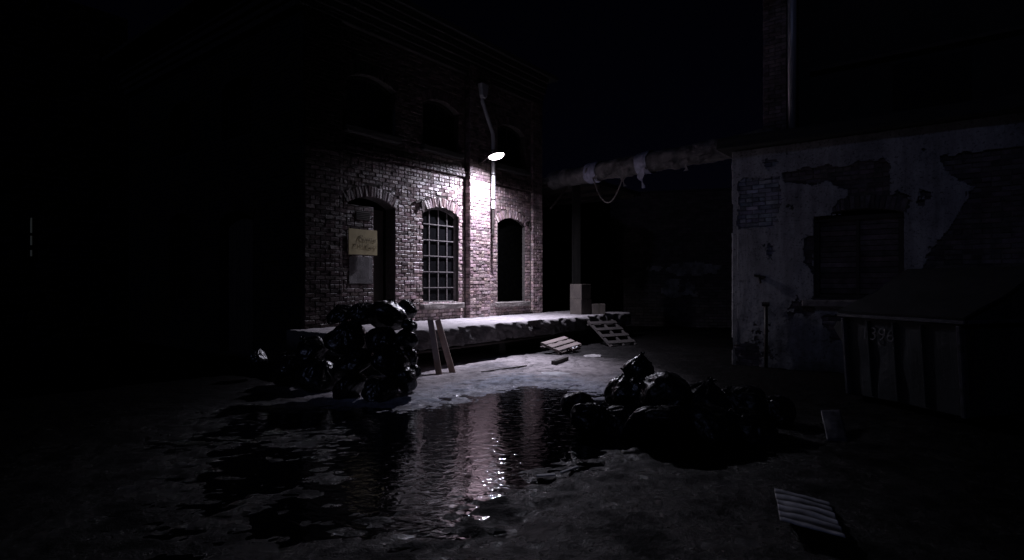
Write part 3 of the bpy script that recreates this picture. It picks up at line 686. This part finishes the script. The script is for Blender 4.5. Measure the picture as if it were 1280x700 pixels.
# ================================================================== rubbish bags
def bag_mesh(seed):
    bm = bmesh.new(); bmesh.ops.create_icosphere(bm, subdivisions=5, radius=1)
    o = Vector((seed * 7.3, seed * 3.1, 1.7 * seed))
    for v in bm.verts:
        p = v.co.normalized(); q = p + o
        ang = math.acos(max(-1, min(1, p.z)))
        phi = math.atan2(p.y, p.x)
        r = 1 + .22 * mn.noise(q * 1.2)
        wq = q * 1.5 + mn.noise_vector(q * 1.3) * .7
        r += .07 * (1 - abs(mn.noise(wq * 1.3)) * 2.4) * .55
        r += .016 * (1 - abs(mn.noise(wq * 3.1)) * 2.5) + .008 * (1 - abs(mn.noise(wq * 7.3)) * 2.5)
        e = math.exp(-(ang / .75) ** 2); r += e * (.08 * math.sin(phi * 11 + 2.5 * mn.noise(q * 2)) - .05)
        z = p.z * r
        if z < -.35: z = -.35 + (z + .35) * .45
        z += .22 * math.exp(-(ang / .28) ** 2)
        v.co = Vector((p.x * r, p.y * r, z * .86))
    for f in bm.faces: f.smooth = True
    me = bpy.data.meshes.new('body'); bm.to_mesh(me); bm.free(); me.materials.append(M['bag'])
    # gathered neck
    v = []; fc = []; n = 36; rs = [(.10, .92), (.07, 1.0), (.06, 1.06), (.09, 1.12), (.11, 1.17), (.14, 1.20)]
    for i, (r, z) in enumerate(rs):
        for k in range(n):
            a = 2 * math.pi * k / n; rr = r * (1 + .32 * math.sin(a * 7 + seed + i * .25) + .15 * math.sin(a * 3 + seed)); v.append((rr * math.cos(a) + .03 * i * math.sin(seed), rr * math.sin(a) + .03 * i * math.cos(seed), z + .035 * math.sin(a * 5 + seed)))
    for i in range(len(rs) - 1):
        for k in range(n): fc.append((i * n + k, i * n + (k + 1) % n, (i + 1) * n + (k + 1) % n, (i + 1) * n + k))
    m2 = bpy.data.meshes.new('tied_neck'); m2.from_pydata(v, [], fc); m2.materials.append(M['bag']); m2.polygons.foreach_set('use_smooth', [True] * len(fc))
    return me, m2
BAGS = [bag_mesh(i + 1) for i in range(7)]
bagn = 0
def bag(c, sc, rot, lab, grp):
    global bagn
    me, m2 = BAGS[bagn % 7]; bagn += 1
    e = bpy.data.objects.new('rubbish_bag', None); COL.objects.link(e); e.empty_display_size = .2
    e.location = c; e.scale = sc; e.rotation_euler = rot; tag(e, lab, 'bag', grp)
    for nm, m_ in (('body', me), ('tied_neck', m2)):
        o = bpy.data.objects.new(nm, m_); COL.objects.link(o); o.parent = e
        if grp == G2 and 'topmost' not in lab and 'glossy' not in lab: o.material_slots[0].link = 'OBJECT'; o.material_slots[0].material = M['bag_dull']
R = random.Random(5)
G1 = 'rubbish bags heaped against the dock'; G2 = 'rubbish bags heaped on the wet yard in front of the pale wall'
left = [
 (425, 392, 10.0, 20, .55, 'black rubbish bag at the top left of the tall heap by the dock'),
 (453, 391, 9.9, 19, .6, 'wrinkled black rubbish bag at the top middle of the tall heap by the dock'),
 (484, 394, 9.75, 29, .6, 'large black rubbish bag at the top right of the tall heap below the doorway'),
 (508, 386, 10.15, 15, .75, 'small upright black bag crowning the right rear of the tall heap'),
 (511, 407, 9.5, 11, .8, 'smallest bag with shiny end under the top right bag of the tall heap'),
 (434, 421, 9.6, 29, .55, 'black bag second from the top on the left of the tall heap'),
 (479, 424, 9.45, 25, .62, 'shiny smooth black bag in the middle of the tall heap'),
 (507, 425, 9.5, 16, .9, 'narrow black bag at the right rim of the tall heap, level with the dock'),
 (443, 452, 9.25, 29, .55, 'black bag third from the top on the left of the tall heap'),
 (489, 449, 9.2, 27, .62, 'black bag with a long bright crease right of centre in the tall heap'),
 (511, 446, 9.55, 13, .9, 'small dark bag wedged on the right of the tall heap, above the round ground bag'),
 (438, 483, 8.95, 25, .6, 'black bag on the ground at the front left foot of the tall heap'),
 (474, 485, 8.85, 24, .55, 'glossy flat black bag on the ground at the front of the tall heap'),
 (505, 474, 9.0, 19, .85, 'round shiny black bag on the ground at the right foot of the tall heap'),
 (515, 466, 9.6, 12, 1., 'half hidden small bag behind the round one at the right foot of the tall heap'),
 (398, 470, 9.6, 30, .75, 'dark bag on the ground just left of the tall heap'),
 (390, 440, 9.9, 27, .7, 'dark bag lying on another left of the tall heap, near the broken dock corner'),
 (362, 462, 10.0, 24, .8, 'unlit bag second from the left end of the bags by the dock'),
 (322, 448, 10.6, 13, .9, 'bag with one faint glint at the far left end of the bags by the dock'),
]
for (x, y, Y, r, sq, lab) in left:
    s = r * Y / F * .95; bag(at(x, y, Y) - Vector((0, 0, s * .1)), (s * .97, s * .9, s * sq * 1.15), (R.uniform(-.6, .9), R.uniform(-.6, .6), R.uniform(0, 6.28)), lab, G1)
right = [
 (724, 508, 7.25, 23, .8, 'low black bag at the far left end of the heap on the yard'),
 (737, 525, 6.95, 25, .85, 'round glossy black bag in front at the left end of the heap on the yard'),
 (786, 491, 7.35, 28, .85, 'black bag directly under the topmost tied bag of the heap on the yard'),
 (799, 462, 7.6, 20, .85, 'topmost shiny tied black bag of the heap on the yard'),
 (776, 528, 6.95, 27, .75, 'black bag in the dip between the round bag and the big front bag'),
 (829, 498, 7.0, 40, .8, 'big bulging black bag in the upper middle of the heap on the yard'),
 (826, 537, 6.45, 44, .62, 'biggest flat black bag at the front of the heap on the yard'),
 (878, 506, 7.1, 38, .72, 'black bag right of the big bulging bag in the upper row of the yard heap'),
 (888, 535, 6.5, 44, .62, 'wide black bag in the front row, right of the biggest flat bag'),
 (925, 508, 7.1, 34, .72, 'black bag in the upper row before the corner of the pale wall'),
 (940, 536, 6.6, 36, .62, 'black bag in the front row at the right end of the yard heap'),
 (965, 512, 7.4, 26, .7, 'small dark bag at the right end of the yard heap, under the standpipe'),
]
for (x, y, Y, r, sq, lab) in right:
    s = r * Y / F; c = at(x, y, Y); c.z = max(c.z, s * sq * .55)
    bag(c - Vector((0, 0, s * .08)), (s * 1.0, s * .92, s * sq * 1.15), (R.uniform(-.8, .8), R.uniform(-.7, .7), R.uniform(0, 6.28)) if y > 465 else (.15, -.1, 1), lab, G2)

# ================================================================== pallets and scraps by the dock
M['pallet_dark'] = basic('old_pallet_wood', (.015, .012, .012), (.04, .032, .031), rough=.85, scale=5, bump=.4)
def pallet(loc, rot, lab, w_=1.0, l_=.8, slats=5, wm=None):
    wm = wm or M['wood2']
    e = empty('wooden_pallet', loc, 0, lab, 'pallet', 'pallets by the dock'); e.rotation_euler = rot
    for k in range(slats): MB().box((0, -l_ / 2 + (k + .5) * l_ / slats, .13), (w_, l_ / slats * (.7 if slats == 3 else .4), .02)).build('slat', wm, e, bevel=.002)
    for k in range(3): MB().box((-w_ / 2 + .05 + k * (w_ - .1) / 2, 0, .09), (.07, l_, .06)).build('bearer', wm, e, bevel=.003)
    for k in (0, 2): MB().box((0, -l_ / 2 + .06 + k * (l_ - .12) / 2, .01), (w_, .09, .02)).build('bottom_board', wm, e)
    return e
pallet(gp(703, 444) + Vector((0, .5, .12)), (.30, -.10, math.radians(48)), 'pallet with a pale slatted top lying half under the dock, nearer the planks', .95, .62, 3)
pb = wl(8.0, 2.95, .30)
pallet(pb, (math.radians(33), 0, AU - .35), 'ladder-like pallet tipped up against the far end of the dock', 1.0, 1.2, 4, M['pallet_dark'])
o = MB().bar(gp(692, 457) + Vector((0, 0, .05)), gp(708, 451) + Vector((0, 0, .05)), .11, .10).build('timber_offcut', M['wood_dark'], bevel=.004)
tag(o, 'short dark timber offcut lying on the dry concrete', 'timber')
def lump(name, c, s, mat, lab, cat, seed=1, grp=None):
    bm = bmesh.new(); bmesh.ops.create_icosphere(bm, subdivisions=3, radius=1)
    for v in bm.verts:
        q = v.co + Vector((seed, 0, 0)); v.co = v.co * (1 + .35 * mn.noise(q * 1.6) + .12 * mn.noise(q * 4)); v.co = Vector((v.co.x * s[0], v.co.y * s[1], max(v.co.z, -.4) * s[2]))
    me = bpy.data.meshes.new(name); bm.to_mesh(me); bm.free(); me.materials.append(mat)
    o = bpy.data.objects.new(name, me); COL.objects.link(o); o.location = c; tag(o, lab, cat, grp); return o
lump('stone', gp(713, 440) + Vector((0, .3, .05)), (.10, .08, .08), M['pallid'], 'left one of two small pale stones beside the pallet', 'stone', 1, 'pale stones by the pallet')
lump('stone', gp(721, 440) + Vector((0, .3, .06)), (.09, .08, .10), M['pallid'], 'right one of two small pale stones beside the pallet', 'stone', 2, 'pale stones by the pallet')
lump('rubble_heap', gp(742, 446), (.24, .25, .05), M['concrete'], 'low pale scatter of crumbled plaster in front of the tipped pallet', 'rubble', 4)
def sheet(name, corners, mat, lab, cat, amp=.02, waves=0, nx=48, ny=48, bend=.0, irregular=.01, sol=.004):
    v = []; f = []
    A, B, C_, D_ = [Vector(c) for c in corners]
    for j in range(ny + 1):
        for i in range(nx + 1):
            s_, t_ = i / nx, j / ny; p = A.lerp(B, s_).lerp(D_.lerp(C_, s_), t_)
            e = mn.noise(Vector((s_ * 3, t_ * 3, 2))) * irregular
            p = p + Vector((e, e, 0)); p.z += amp * math.sin(t_ * math.pi * 2 * waves) if waves else 0
            p.z += bend * math.sin(s_ * 3.1) * math.sin(t_ * 3.1) + mn.noise(Vector((s_ * 4 + 5, t_ * 4, 0))) * irregular
            v.append(p)
    for j in range(ny):
        for i in range(nx): a = j * (nx + 1) + i; f.append((a, a + 1, a + nx + 2, a + nx + 1))
    mb = MB(); mb.add(v, f); 
    if waves:
        mb.t = [(q,) * 3 for q in (max(.06, .5 + .5 * math.sin((k // (nx + 1)) / ny * math.pi * 2 * waves) + .5 * mn.noise(p * 7)) for k, p in enumerate(v))]  # valleys darkened in the tint: corrugation shading plus grime
    o = mb.build(name, mat, None, smooth=True, tint=bool(waves))
    m_ = o.modifiers.new('thick', 'SOLIDIFY'); m_.thickness = sol
    return tag(o, lab, cat)
up = Vector((0, 0, .05))
sheet('corrugated_sheet', [gp(968, 611, .05), gp(1036, 628, .05), gp(1057, 673, .13), gp(975, 651, .13)], M['steel'], 'bent corrugated metal sheet lying alone on the wet ground at lower right', 'metal sheet', .007, 5.5, bend=.012)
# pale tray-like oval scrap
lump('pale_scrap', gp(693, 468) + Vector((0, 0, .0)), (.30, .26, .035), M['pallid'], 'flat pale oval scrap lying at the edge of the puddle', 'scrap', 6)
o = MB().bar(gp(602, 467) + Vector((0, 0, .03)), gp(658, 459) + Vector((0, 0, .03)), .03, .025).build('thin_lath', M['wood_dark']); tag(o, 'thin dark lath lying on the concrete behind the puddle', 'lath')
def shard(a, b, w_, lab):
    o = MB().bar(gp(*a) + Vector((0, 0, .01)), gp(*b) + Vector((0, 0, .015)), w_, .012).build('wet_splinter', M['pallid'], bevel=.002); tag(o, lab, 'splinter', 'pale splinters in the puddle')
shard((671, 596), (694, 595), .045, 'left pale splinter floating at the near puddle edge'); shard((701, 592), (722, 585), .03, 'right pale splinter floating at the near puddle edge')

# ================================================================== THE PLASTERED BUILDING (right)
C0 = Vector((4.78, 12.47, 0)); AR = math.atan2(-.6129, .7902)
RX = Vector((.7902, -.6129, 0)); RY = Vector((.6129, .7902, 0)); RH = 4.64
RB = empty('plastered_building', C0, AR, 'low building with peeling pale plaster over brick, flat dark roof and shuttered window', 'building')
def rs_(pxl, off=0):
    r = (pxl - CX) / F; c = C0 + RY * off; return (r * c.y - c.x) / (RX.x - r * RX.y)
def rsz(px_, py_):
    s = rs_(px_); Y = C0.y + RX.y * s; return s, H - (py_ - CY) * Y / F
ww = dict(x0=rs_(1018), x1=rs_(1130), z0=1.50, zs=3.10, rise=.0)
wwb = dict(x0=rs_(1018), x1=rs_(1130), z0=1.50, zs=3.10, rise=.12)
WR = 7.5
RF = lambda a, d, z: (a, d + .0, z)
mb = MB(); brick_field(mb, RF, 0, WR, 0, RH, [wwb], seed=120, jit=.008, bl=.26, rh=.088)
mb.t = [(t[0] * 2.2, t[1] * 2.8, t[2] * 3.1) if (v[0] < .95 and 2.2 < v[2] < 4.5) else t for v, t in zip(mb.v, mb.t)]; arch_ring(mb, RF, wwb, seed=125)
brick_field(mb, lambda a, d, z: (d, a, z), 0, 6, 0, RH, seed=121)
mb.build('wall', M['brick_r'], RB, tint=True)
mb = MB(); back_field(mb, RF, 0, WR, 0, RH, [wwb]); reveal(mb, RF, wwb, 0, .3)
mb.add([(.014, 0, 0), (.014, 6, 0), (.014, 6, RH), (.014, 0, RH)], [(0, 1, 2, 3)]); mb.build('mortar_bed', M['mortar_r'], RB)
mb = MB(); mb.box((3.8, 3.5, 2.3), (7.3, .1, 4.6)); mb.box((WR, 3, 2.3), (.1, 6, 4.6)); mb.build('inner_wall', M['black'], RB)
holes_px = [
 [(921, 224), (945, 226), (976, 222), (974, 250), (970, 282), (945, 281), (922, 284)],
 [(950, 200), (967, 196), (972, 206), (956, 212)],
 [(978, 218), (1010, 206), (1060, 203), (1100, 196), (1112, 210), (1117, 245), (1128, 256), (1131, 268), (1035, 272), (1045, 252), (1062, 250), (1060, 236), (1030, 228), (1000, 232), (980, 230)],
 [(1172, 195), (1215, 186), (1300, 178), (1300, 360), (1153, 360), (1158, 322), (1180, 298), (1204, 262), (1216, 232), (1180, 214)],
 [(920, 432), (945, 424), (955, 450), (950, 475), (918, 475)],
 [(918, 462), (1120, 462), (1300, 470), (1300, 520), (918, 500)],
 [(1003, 300), (1017, 296), (1017, 345), (1006, 330)],
 [(1030, 395), (1060, 388), (1075, 415), (1040, 425)],
]
holes = [[rsz(*p) for p in h] for h in holes_px]
cs = .022; gx = np.arange(0, WR + .001, cs); gz = np.arange(0, RH + .001, cs)
GX, GZ = np.meshgrid((gx[:-1] + gx[1:]) / 2, (gz[:-1] + gz[1:]) / 2)
wx = GX + fbm(GX, GZ, 1.7, 201, 5, .6) * .28; wz = GZ + fbm(GX, GZ, 1.7, 231, 5, .6) * .28
keep = np.ones(GX.shape, bool)
brk = fbm(np.round(GX / .13) * 1.7, np.round(GZ / .088) * 3.1, 1.0, 261, 2)
for i, h in enumerate(holes):
    d = sdist(wx, wz, h) + brk * .10; keep &= d > 0
keep &= fbm(GX, GZ, 1.5, 301, 6, .65) + brk * .08 > -.185
keep &= ~((GX > ww['x0'] - .01) & (GX < ww['x1'] + .01) & (GZ > ww['z0'] - .1) & (GZ < ww['zs'] + .02))
v = []; f = []; nx_ = len(gx)
DZ = fbm(*np.meshgrid(gx, gz), .8, 333, 6, .6)
JX = fbm(*np.meshgrid(gx, gz), 21, 351, 2) ; JZ = fbm(*np.meshgrid(gx, gz), 21, 371, 2)
for j, z in enumerate(gz):
    for i, x in enumerate(gx): v.append((x + JX[j, i] * .02, -.022 + DZ[j, i] * .035 * (1 if x > .1 else 0), z + JZ[j, i] * .02))
for j, i in zip(*np.nonzero(keep)):
    a = j * nx_ + i; f.append((int(a), int(a + 1), int(a + nx_ + 1), int(a + nx_)))
mb = MB(); mb.add(v, f); pl = mb.build('plaster', M['plaster'], RB, smooth=False)
sm = pl.modifiers.new('thick', 'SOLIDIFY'); sm.thickness = .022; sm.offset = 0
# ragged plaster return on the corner, facing the lamp
v = []; f = []; zz = np.arange(0, RH + .001, .03)
for j, z in enumerate(zz):
    e = mn.noise(Vector((0, 0, z * 5))) * .012
    for (x, y) in ((.0, -.03), (-.018, -.026), (-.028, -.01), (-.03, .05), (-.03, 1.5)): v.append((x + e, y, z))
for j in range(len(zz) - 1):
    if mn.noise(Vector((3, 1, zz[j] * 1.1))) < -.28: continue
    for k in range(4): a = j * 5 + k; f.append((a, a + 1, a + 6, a + 5))
mb = MB(); mb.add(v, f); mb.build('corner_render', M['plaster'], RB)
# shuttered window
fr = MB(); xa, xb = ww['x0'], ww['x1']
fr.box(((xa + xb) / 2, .10, 3.06), (xb - xa, .08, .09)); fr.box((xa + .04, .10, 2.25), (.08, .08, 1.5)); fr.box((xb - .04, .10, 2.25), (.08, .08, 1.5)); fr.box(((xa + xb) / 2, .10, 1.54), (xb - xa, .08, .07))
fo = fr.build('window', M['wood_dark'], RB, bevel=.004)
MB().box(((xa + xb) / 2, .085, 2.28), (.06, .05, 1.46)).build('mullion', M['wood_dark'], fo, bevel=.004)
for (a, b) in ((xa + .09, (xa + xb) / 2 - .035), ((xa + xb) / 2 + .035, xb - .09)):
    mb = MB(); k = 0; z = 1.59; rr = random.Random(int(a * 50))
    while z < 3.0:
        mb.box(((a + b) / 2, .115 + rr.uniform(-.006, .006), z + .05), (b - a, .02, .092), Matrix.Rotation(.22 + rr.uniform(-.06, .06), 3, 'X'), tint=rtint(rr, .5, 1.3)); z += .103
    mb.build('shutter', M['brick_r'], fo, tint=True)
sx0, sx1 = rs_(1002), rs_(1092)
MB().box(((xa + xb) / 2 - .02, -.04, 1.40), (xb - xa + .34, .26, .13)).build('sill', M['stone'], RB, bevel=.012, sub=3, rough_edge=.008)
# roof with overhang
MB().box((WR / 2 - .1, 2.75, RH + .13), (WR + .35, 6.1, .24)).build('roof', M['roof'], RB, bevel=.02, sub=4, rough_edge=.02)
# fixtures on the wall
s_, z_ = rsz(959, 380)
SP = empty('standpipe', C0 + RX * s_, AR, 'thin rusty standpipe rising against the pale plaster wall', 'pipe')
MB().tube([(0, -.10, 0), (0, -.10, z_ - .02)], .035, 10).build('pipe', M['darkmetal'], SP, smooth=True); MB().tube([(-.07, -.10, z_), (.06, -.10, z_)], .045, 10).build('cap', M['darkmetal'], SP)
s_, z_ = rsz(950, 346)
HK = MB(); HK.bar((s_ - .1, -.05, z_ + .03), (s_ + .12, -.05, z_ - .01), .05, .05); HK.bar((s_, -.05, z_), (s_ + .03, -.09, z_ - .13), .04, .04)
HK.build('iron_hook', M['darkmetal'], RB)
# upper storey set back on the roof
UB = empty('upper_building', C0 + RY * 1.3, AR, 'tall dark building rising behind the flat roof, with a brick corner pier', 'building')
s0 = .30
mb = MB(); brick_field(mb, FR, s0, s0 + .50, RH + .2, 9.8, d0=-.12, seed=140, bl=.26, rh=.088); brick_field(mb, lambda a, d, z: (s0 + d, a, z), -.12, .5, RH + .2, 9.8, seed=141)
pr = mb.build('pier', M['brick_r'], UB, tint=True); MB().box((s0 + .26, .2, 7.2), (.46, .60, 5.2)).build('mortar_bed', M['mortar_dark'], pr)
mb = MB(); mb.box((s0 + 5.2, .7, 7.2), (9.3, .4, 5.4)); mb.build('wall', M['roof'], UB)
l0, z0 = rs_(1008, 1.3), 6.6
MB().box((l0 + 3, .44, 6.62), (6, .12, .08)).build('ledge', M['wood_dark'], UB)
MB().box((s0 + 3.1, .46, 5.9), (1.3, .06, 1.0)).build('window', M['glass'], UB)
MB().tube([(s0 + .60, -.05, RH + .22), (s0 + .60, -.05, 9.6)], .095, 16).build('drainpipe', M['pipe'], UB, smooth=True)
MB().lathe([(.02, 8.18), (.12, 8.25), (.22, 8.38), (.29, 8.55), (.31, 8.8), (.28, 8.8)], 20, (s0 + .12, -.34, 0)).build('rainwater_head', M['pipe'], UB, smooth=True)

# ================================================================== METAL BIN
BL, BC = Vector((5.02, 8.74, 0)), Vector((5.52, 7.06, 0)); BA = (BC - BL).normalized(); BB = Vector((-BA.y, BA.x, 0)); LEN = (BC - BL).length
BN = empty('metal_bin', BL, math.atan2(BA.y, BA.x), 'large battered metal refuse container with a sloping lid and painted number', 'skip')
# local: x along the numbered face (left to right), y away from the camera side
W_ = 1.35
poly = [(.10, .12), (0, 1.30), (W_ - .05, 1.92), (W_, 1.30), (W_ - .1, .12)]
mb = MB(); mb.prism(poly, (0, 1, 0), (0, 0, 1), (LEN, 0, 0)); bo = mb.build('body', M['bin'], BN, bevel=.02, sub=9)
for v in bo.data.vertices: v.co.y += .02 * mn.noise(v.co * 2.2); v.co.z += .02 * mn.noise(v.co * 1.7 + Vector((4, 0, 0)))
mb = MB(); mb.box((LEN / 2, -.03, 1.31), (LEN + .12, .09, .055)); mb.box((-.035, W_ / 2, 1.31), (.06, W_, .05)); mb.box((LEN + .035, W_ / 2, 1.31), (.06, W_, .05)); mb.build('rim', M['binrim'], BN, bevel=.01)
for x in (.02, LEN - .03):
    MB().bar((x, .07, .12), (x, -.025, 1.27), .07, .06, up=(1, 0, 0)).build('corner_post', M['binrim'], BN, bevel=.012)
mb = MB()
for x in (.42, .82, 1.22): mb.bar((x, .085, .16), (x, -.008, 1.24), .05, .03, up=(1, 0, 0))
mb.build('rib', M['bin'], BN, bevel=.006)
v = []; f = []; nn = 20
for i in range(nn + 1):
    k = i / nn; y = -.06 + k * (W_ + .05); z = 1.345 + .64 * (k ** 1.15) + .05 * math.sin(k * 9)*.3
    for x in (-.05, LEN / 3, LEN * 2 / 3, LEN + .05): v.append((x, y, z + (.0)))
for i in range(nn):
    for j in range(3): a = i * 4 + j; f.append((a, a + 1, a + 5, a + 4))
mb = MB(); mb.add(v, f); ld_ = mb.build('lid', M['lid'], BN); m_ = ld_.modifiers.new('thick', 'SOLIDIFY'); m_.thickness = .03; m_.offset = 1
mb = MB(); mb.tube([(-.055, -.06 + (i / nn) * (W_ + .05), 1.36 + .64 * ((i / nn) ** 1.15)) for i in range(nn + 1)], .014, 8); mb.build('lid_edge', M['binrim'], ld_)
MB().prism([(0, 1.18), (-.24, 1.2), (-.3, 1.1), (-.16, .9), (0, .86)], (1, 0, 0), (0, 0, 1), (0, .1, 0), (-.01, .12, 0)).build('lifting_bracket', M['lid'], BN, bevel=.01)
t = text('1396', .27, M['binpaint'], BN, (.58, -.012 + .0, 1.06), (math.radians(90 - 4.8), 0, 0), name='painted_number', ext=.002, sx=1.0); t.location.y = -.012
for (x, y) in ((.2, .25), (LEN - .2, .25), (.2, W_ - .3), (LEN - .2, W_ - .3)):
    mb = MB(); mb.tube([(x - .03, y, .09), (x + .03, y, .09)], .08, 16); mb.build('wheel', M['lid'], BN)
# leaning cardboard between the heap and the bin
q = gp(1046, 552)
sheet('cardboard_piece', [at(1026, 514, 7.2), at(1050, 513, 7.2), gp(1059, 552), gp(1034, 552)], M['binrim'], 'small pale board leaning in the dark between the bags and the metal bin', 'board', 0, 0, 12, 12, .02, .01, .012)

# ================================================================== dark surroundings
LB = empty('dark_neighbour_building', (-11.9, 17.9, 0), AU, 'unlit building at the far left with a thin gap of light', 'building')
mb = MB(); brick_field(mb, FR, -9, .0, 0, 10, [dict(x0=-2.5, x1=-2.2, z0=2.3, zs=3.6, rise=0)], d0=0, seed=150, rh=.17, bl=.5); mb.build('wall', M['brick_dark'], LB, tint=True)
MB().box((-4.5, .35, 5), (9, .6, 10)).build('mortar_bed', M['mortar_dark'], LB)
mb = MB()
for (a, b) in ((2.55, 2.72), (2.86, 3.12), (3.2, 3.62)): mb.box((-2.36, -.0, (a + b) / 2), (.035, .03, b - a))
mb.build('lit_gap', M['slit'], LB)
BW = empty('rear_wall', (-2, 25.5, 0), AR * .35, 'dark rear wall closing the yard, with a faint patch of pale render', 'wall')
mb = MB(); brick_field(mb, FR, 1.5, 14, 0, 5.5, d0=0, seed=160, rh=.12, bl=.34); mb.build('brickwork', M['brick_dark'], BW, tint=True)
MB().box((7.5, .25, 2.8), (14, .45, 5.6)).build('mortar_bed', M['mortar_dark'], BW)
v = []; f = []; GXs = np.arange(0, 4.4, .06); GZs = np.arange(0, 1.8, .06)
rw = MB(); kk = fbm(*np.meshgrid(GXs, GZs), 1.6, 401, 4, .6)
for j in range(len(GZs) - 1):
    for i in range(len(GXs) - 1):
        ex = min(((GXs[i] - 2.2) / 2.1) ** 2 + ((GZs[j] - 1.4) / .3) ** 2, ((GXs[i] - 1.9) / 1.0) ** 2 + ((GZs[j] - .6) / .5) ** 2)
        if kk[j, i] * 1.6 - ex * .8 > -.45: a, z = GXs[i] + 7.2, GZs[j] + 1.0; rw.box((a, -.02, z), (.058, .03, .058))
rw.build('render_patch', M['pale_wall'], BW)

# ================================================================== LIGHT
wd = bpy.data.worlds.new('World'); S.world = wd; wd.use_nodes = True
nt = wd.node_tree; bg = nt.nodes['Background']; sky = nt.nodes.new('ShaderNodeTexSky'); sky.sky_type = 'NISHITA'; sky.sun_disc = False
MD = Vector((-.42, -.70, .58)).normalized()
el = math.asin(MD.z); azi = math.atan2(MD.x, MD.y)
sky.sun_elevation = el; sky.sun_rotation = azi
hs = nt.nodes.new('ShaderNodeHueSaturation'); hs.inputs['Saturation'].default_value = .9
mx = nt.nodes.new('ShaderNodeMix'); mx.data_type = 'RGBA'; mx.blend_type = 'MULTIPLY'; mx.inputs[0].default_value = 1; mx.inputs[7].default_value = (.8, .6, 1.5, 1)
nt.links.new(sky.outputs[0], hs.inputs['Color']); nt.links.new(hs.outputs[0], mx.inputs[6]); nt.links.new(mx.outputs[2], bg.inputs['Color']); bg.inputs['Strength'].default_value = .00018
sd = bpy.data.lights.new('moon', 'SUN'); sd.energy = .056; sd.angle = math.radians(2); sd.color = (.46, .54, 1)
so = bpy.data.objects.new('moon', sd); COL.objects.link(so); so.rotation_euler = (-MD).to_track_quat('-Z', 'Y').to_euler(); so.location = (0, 0, 20)
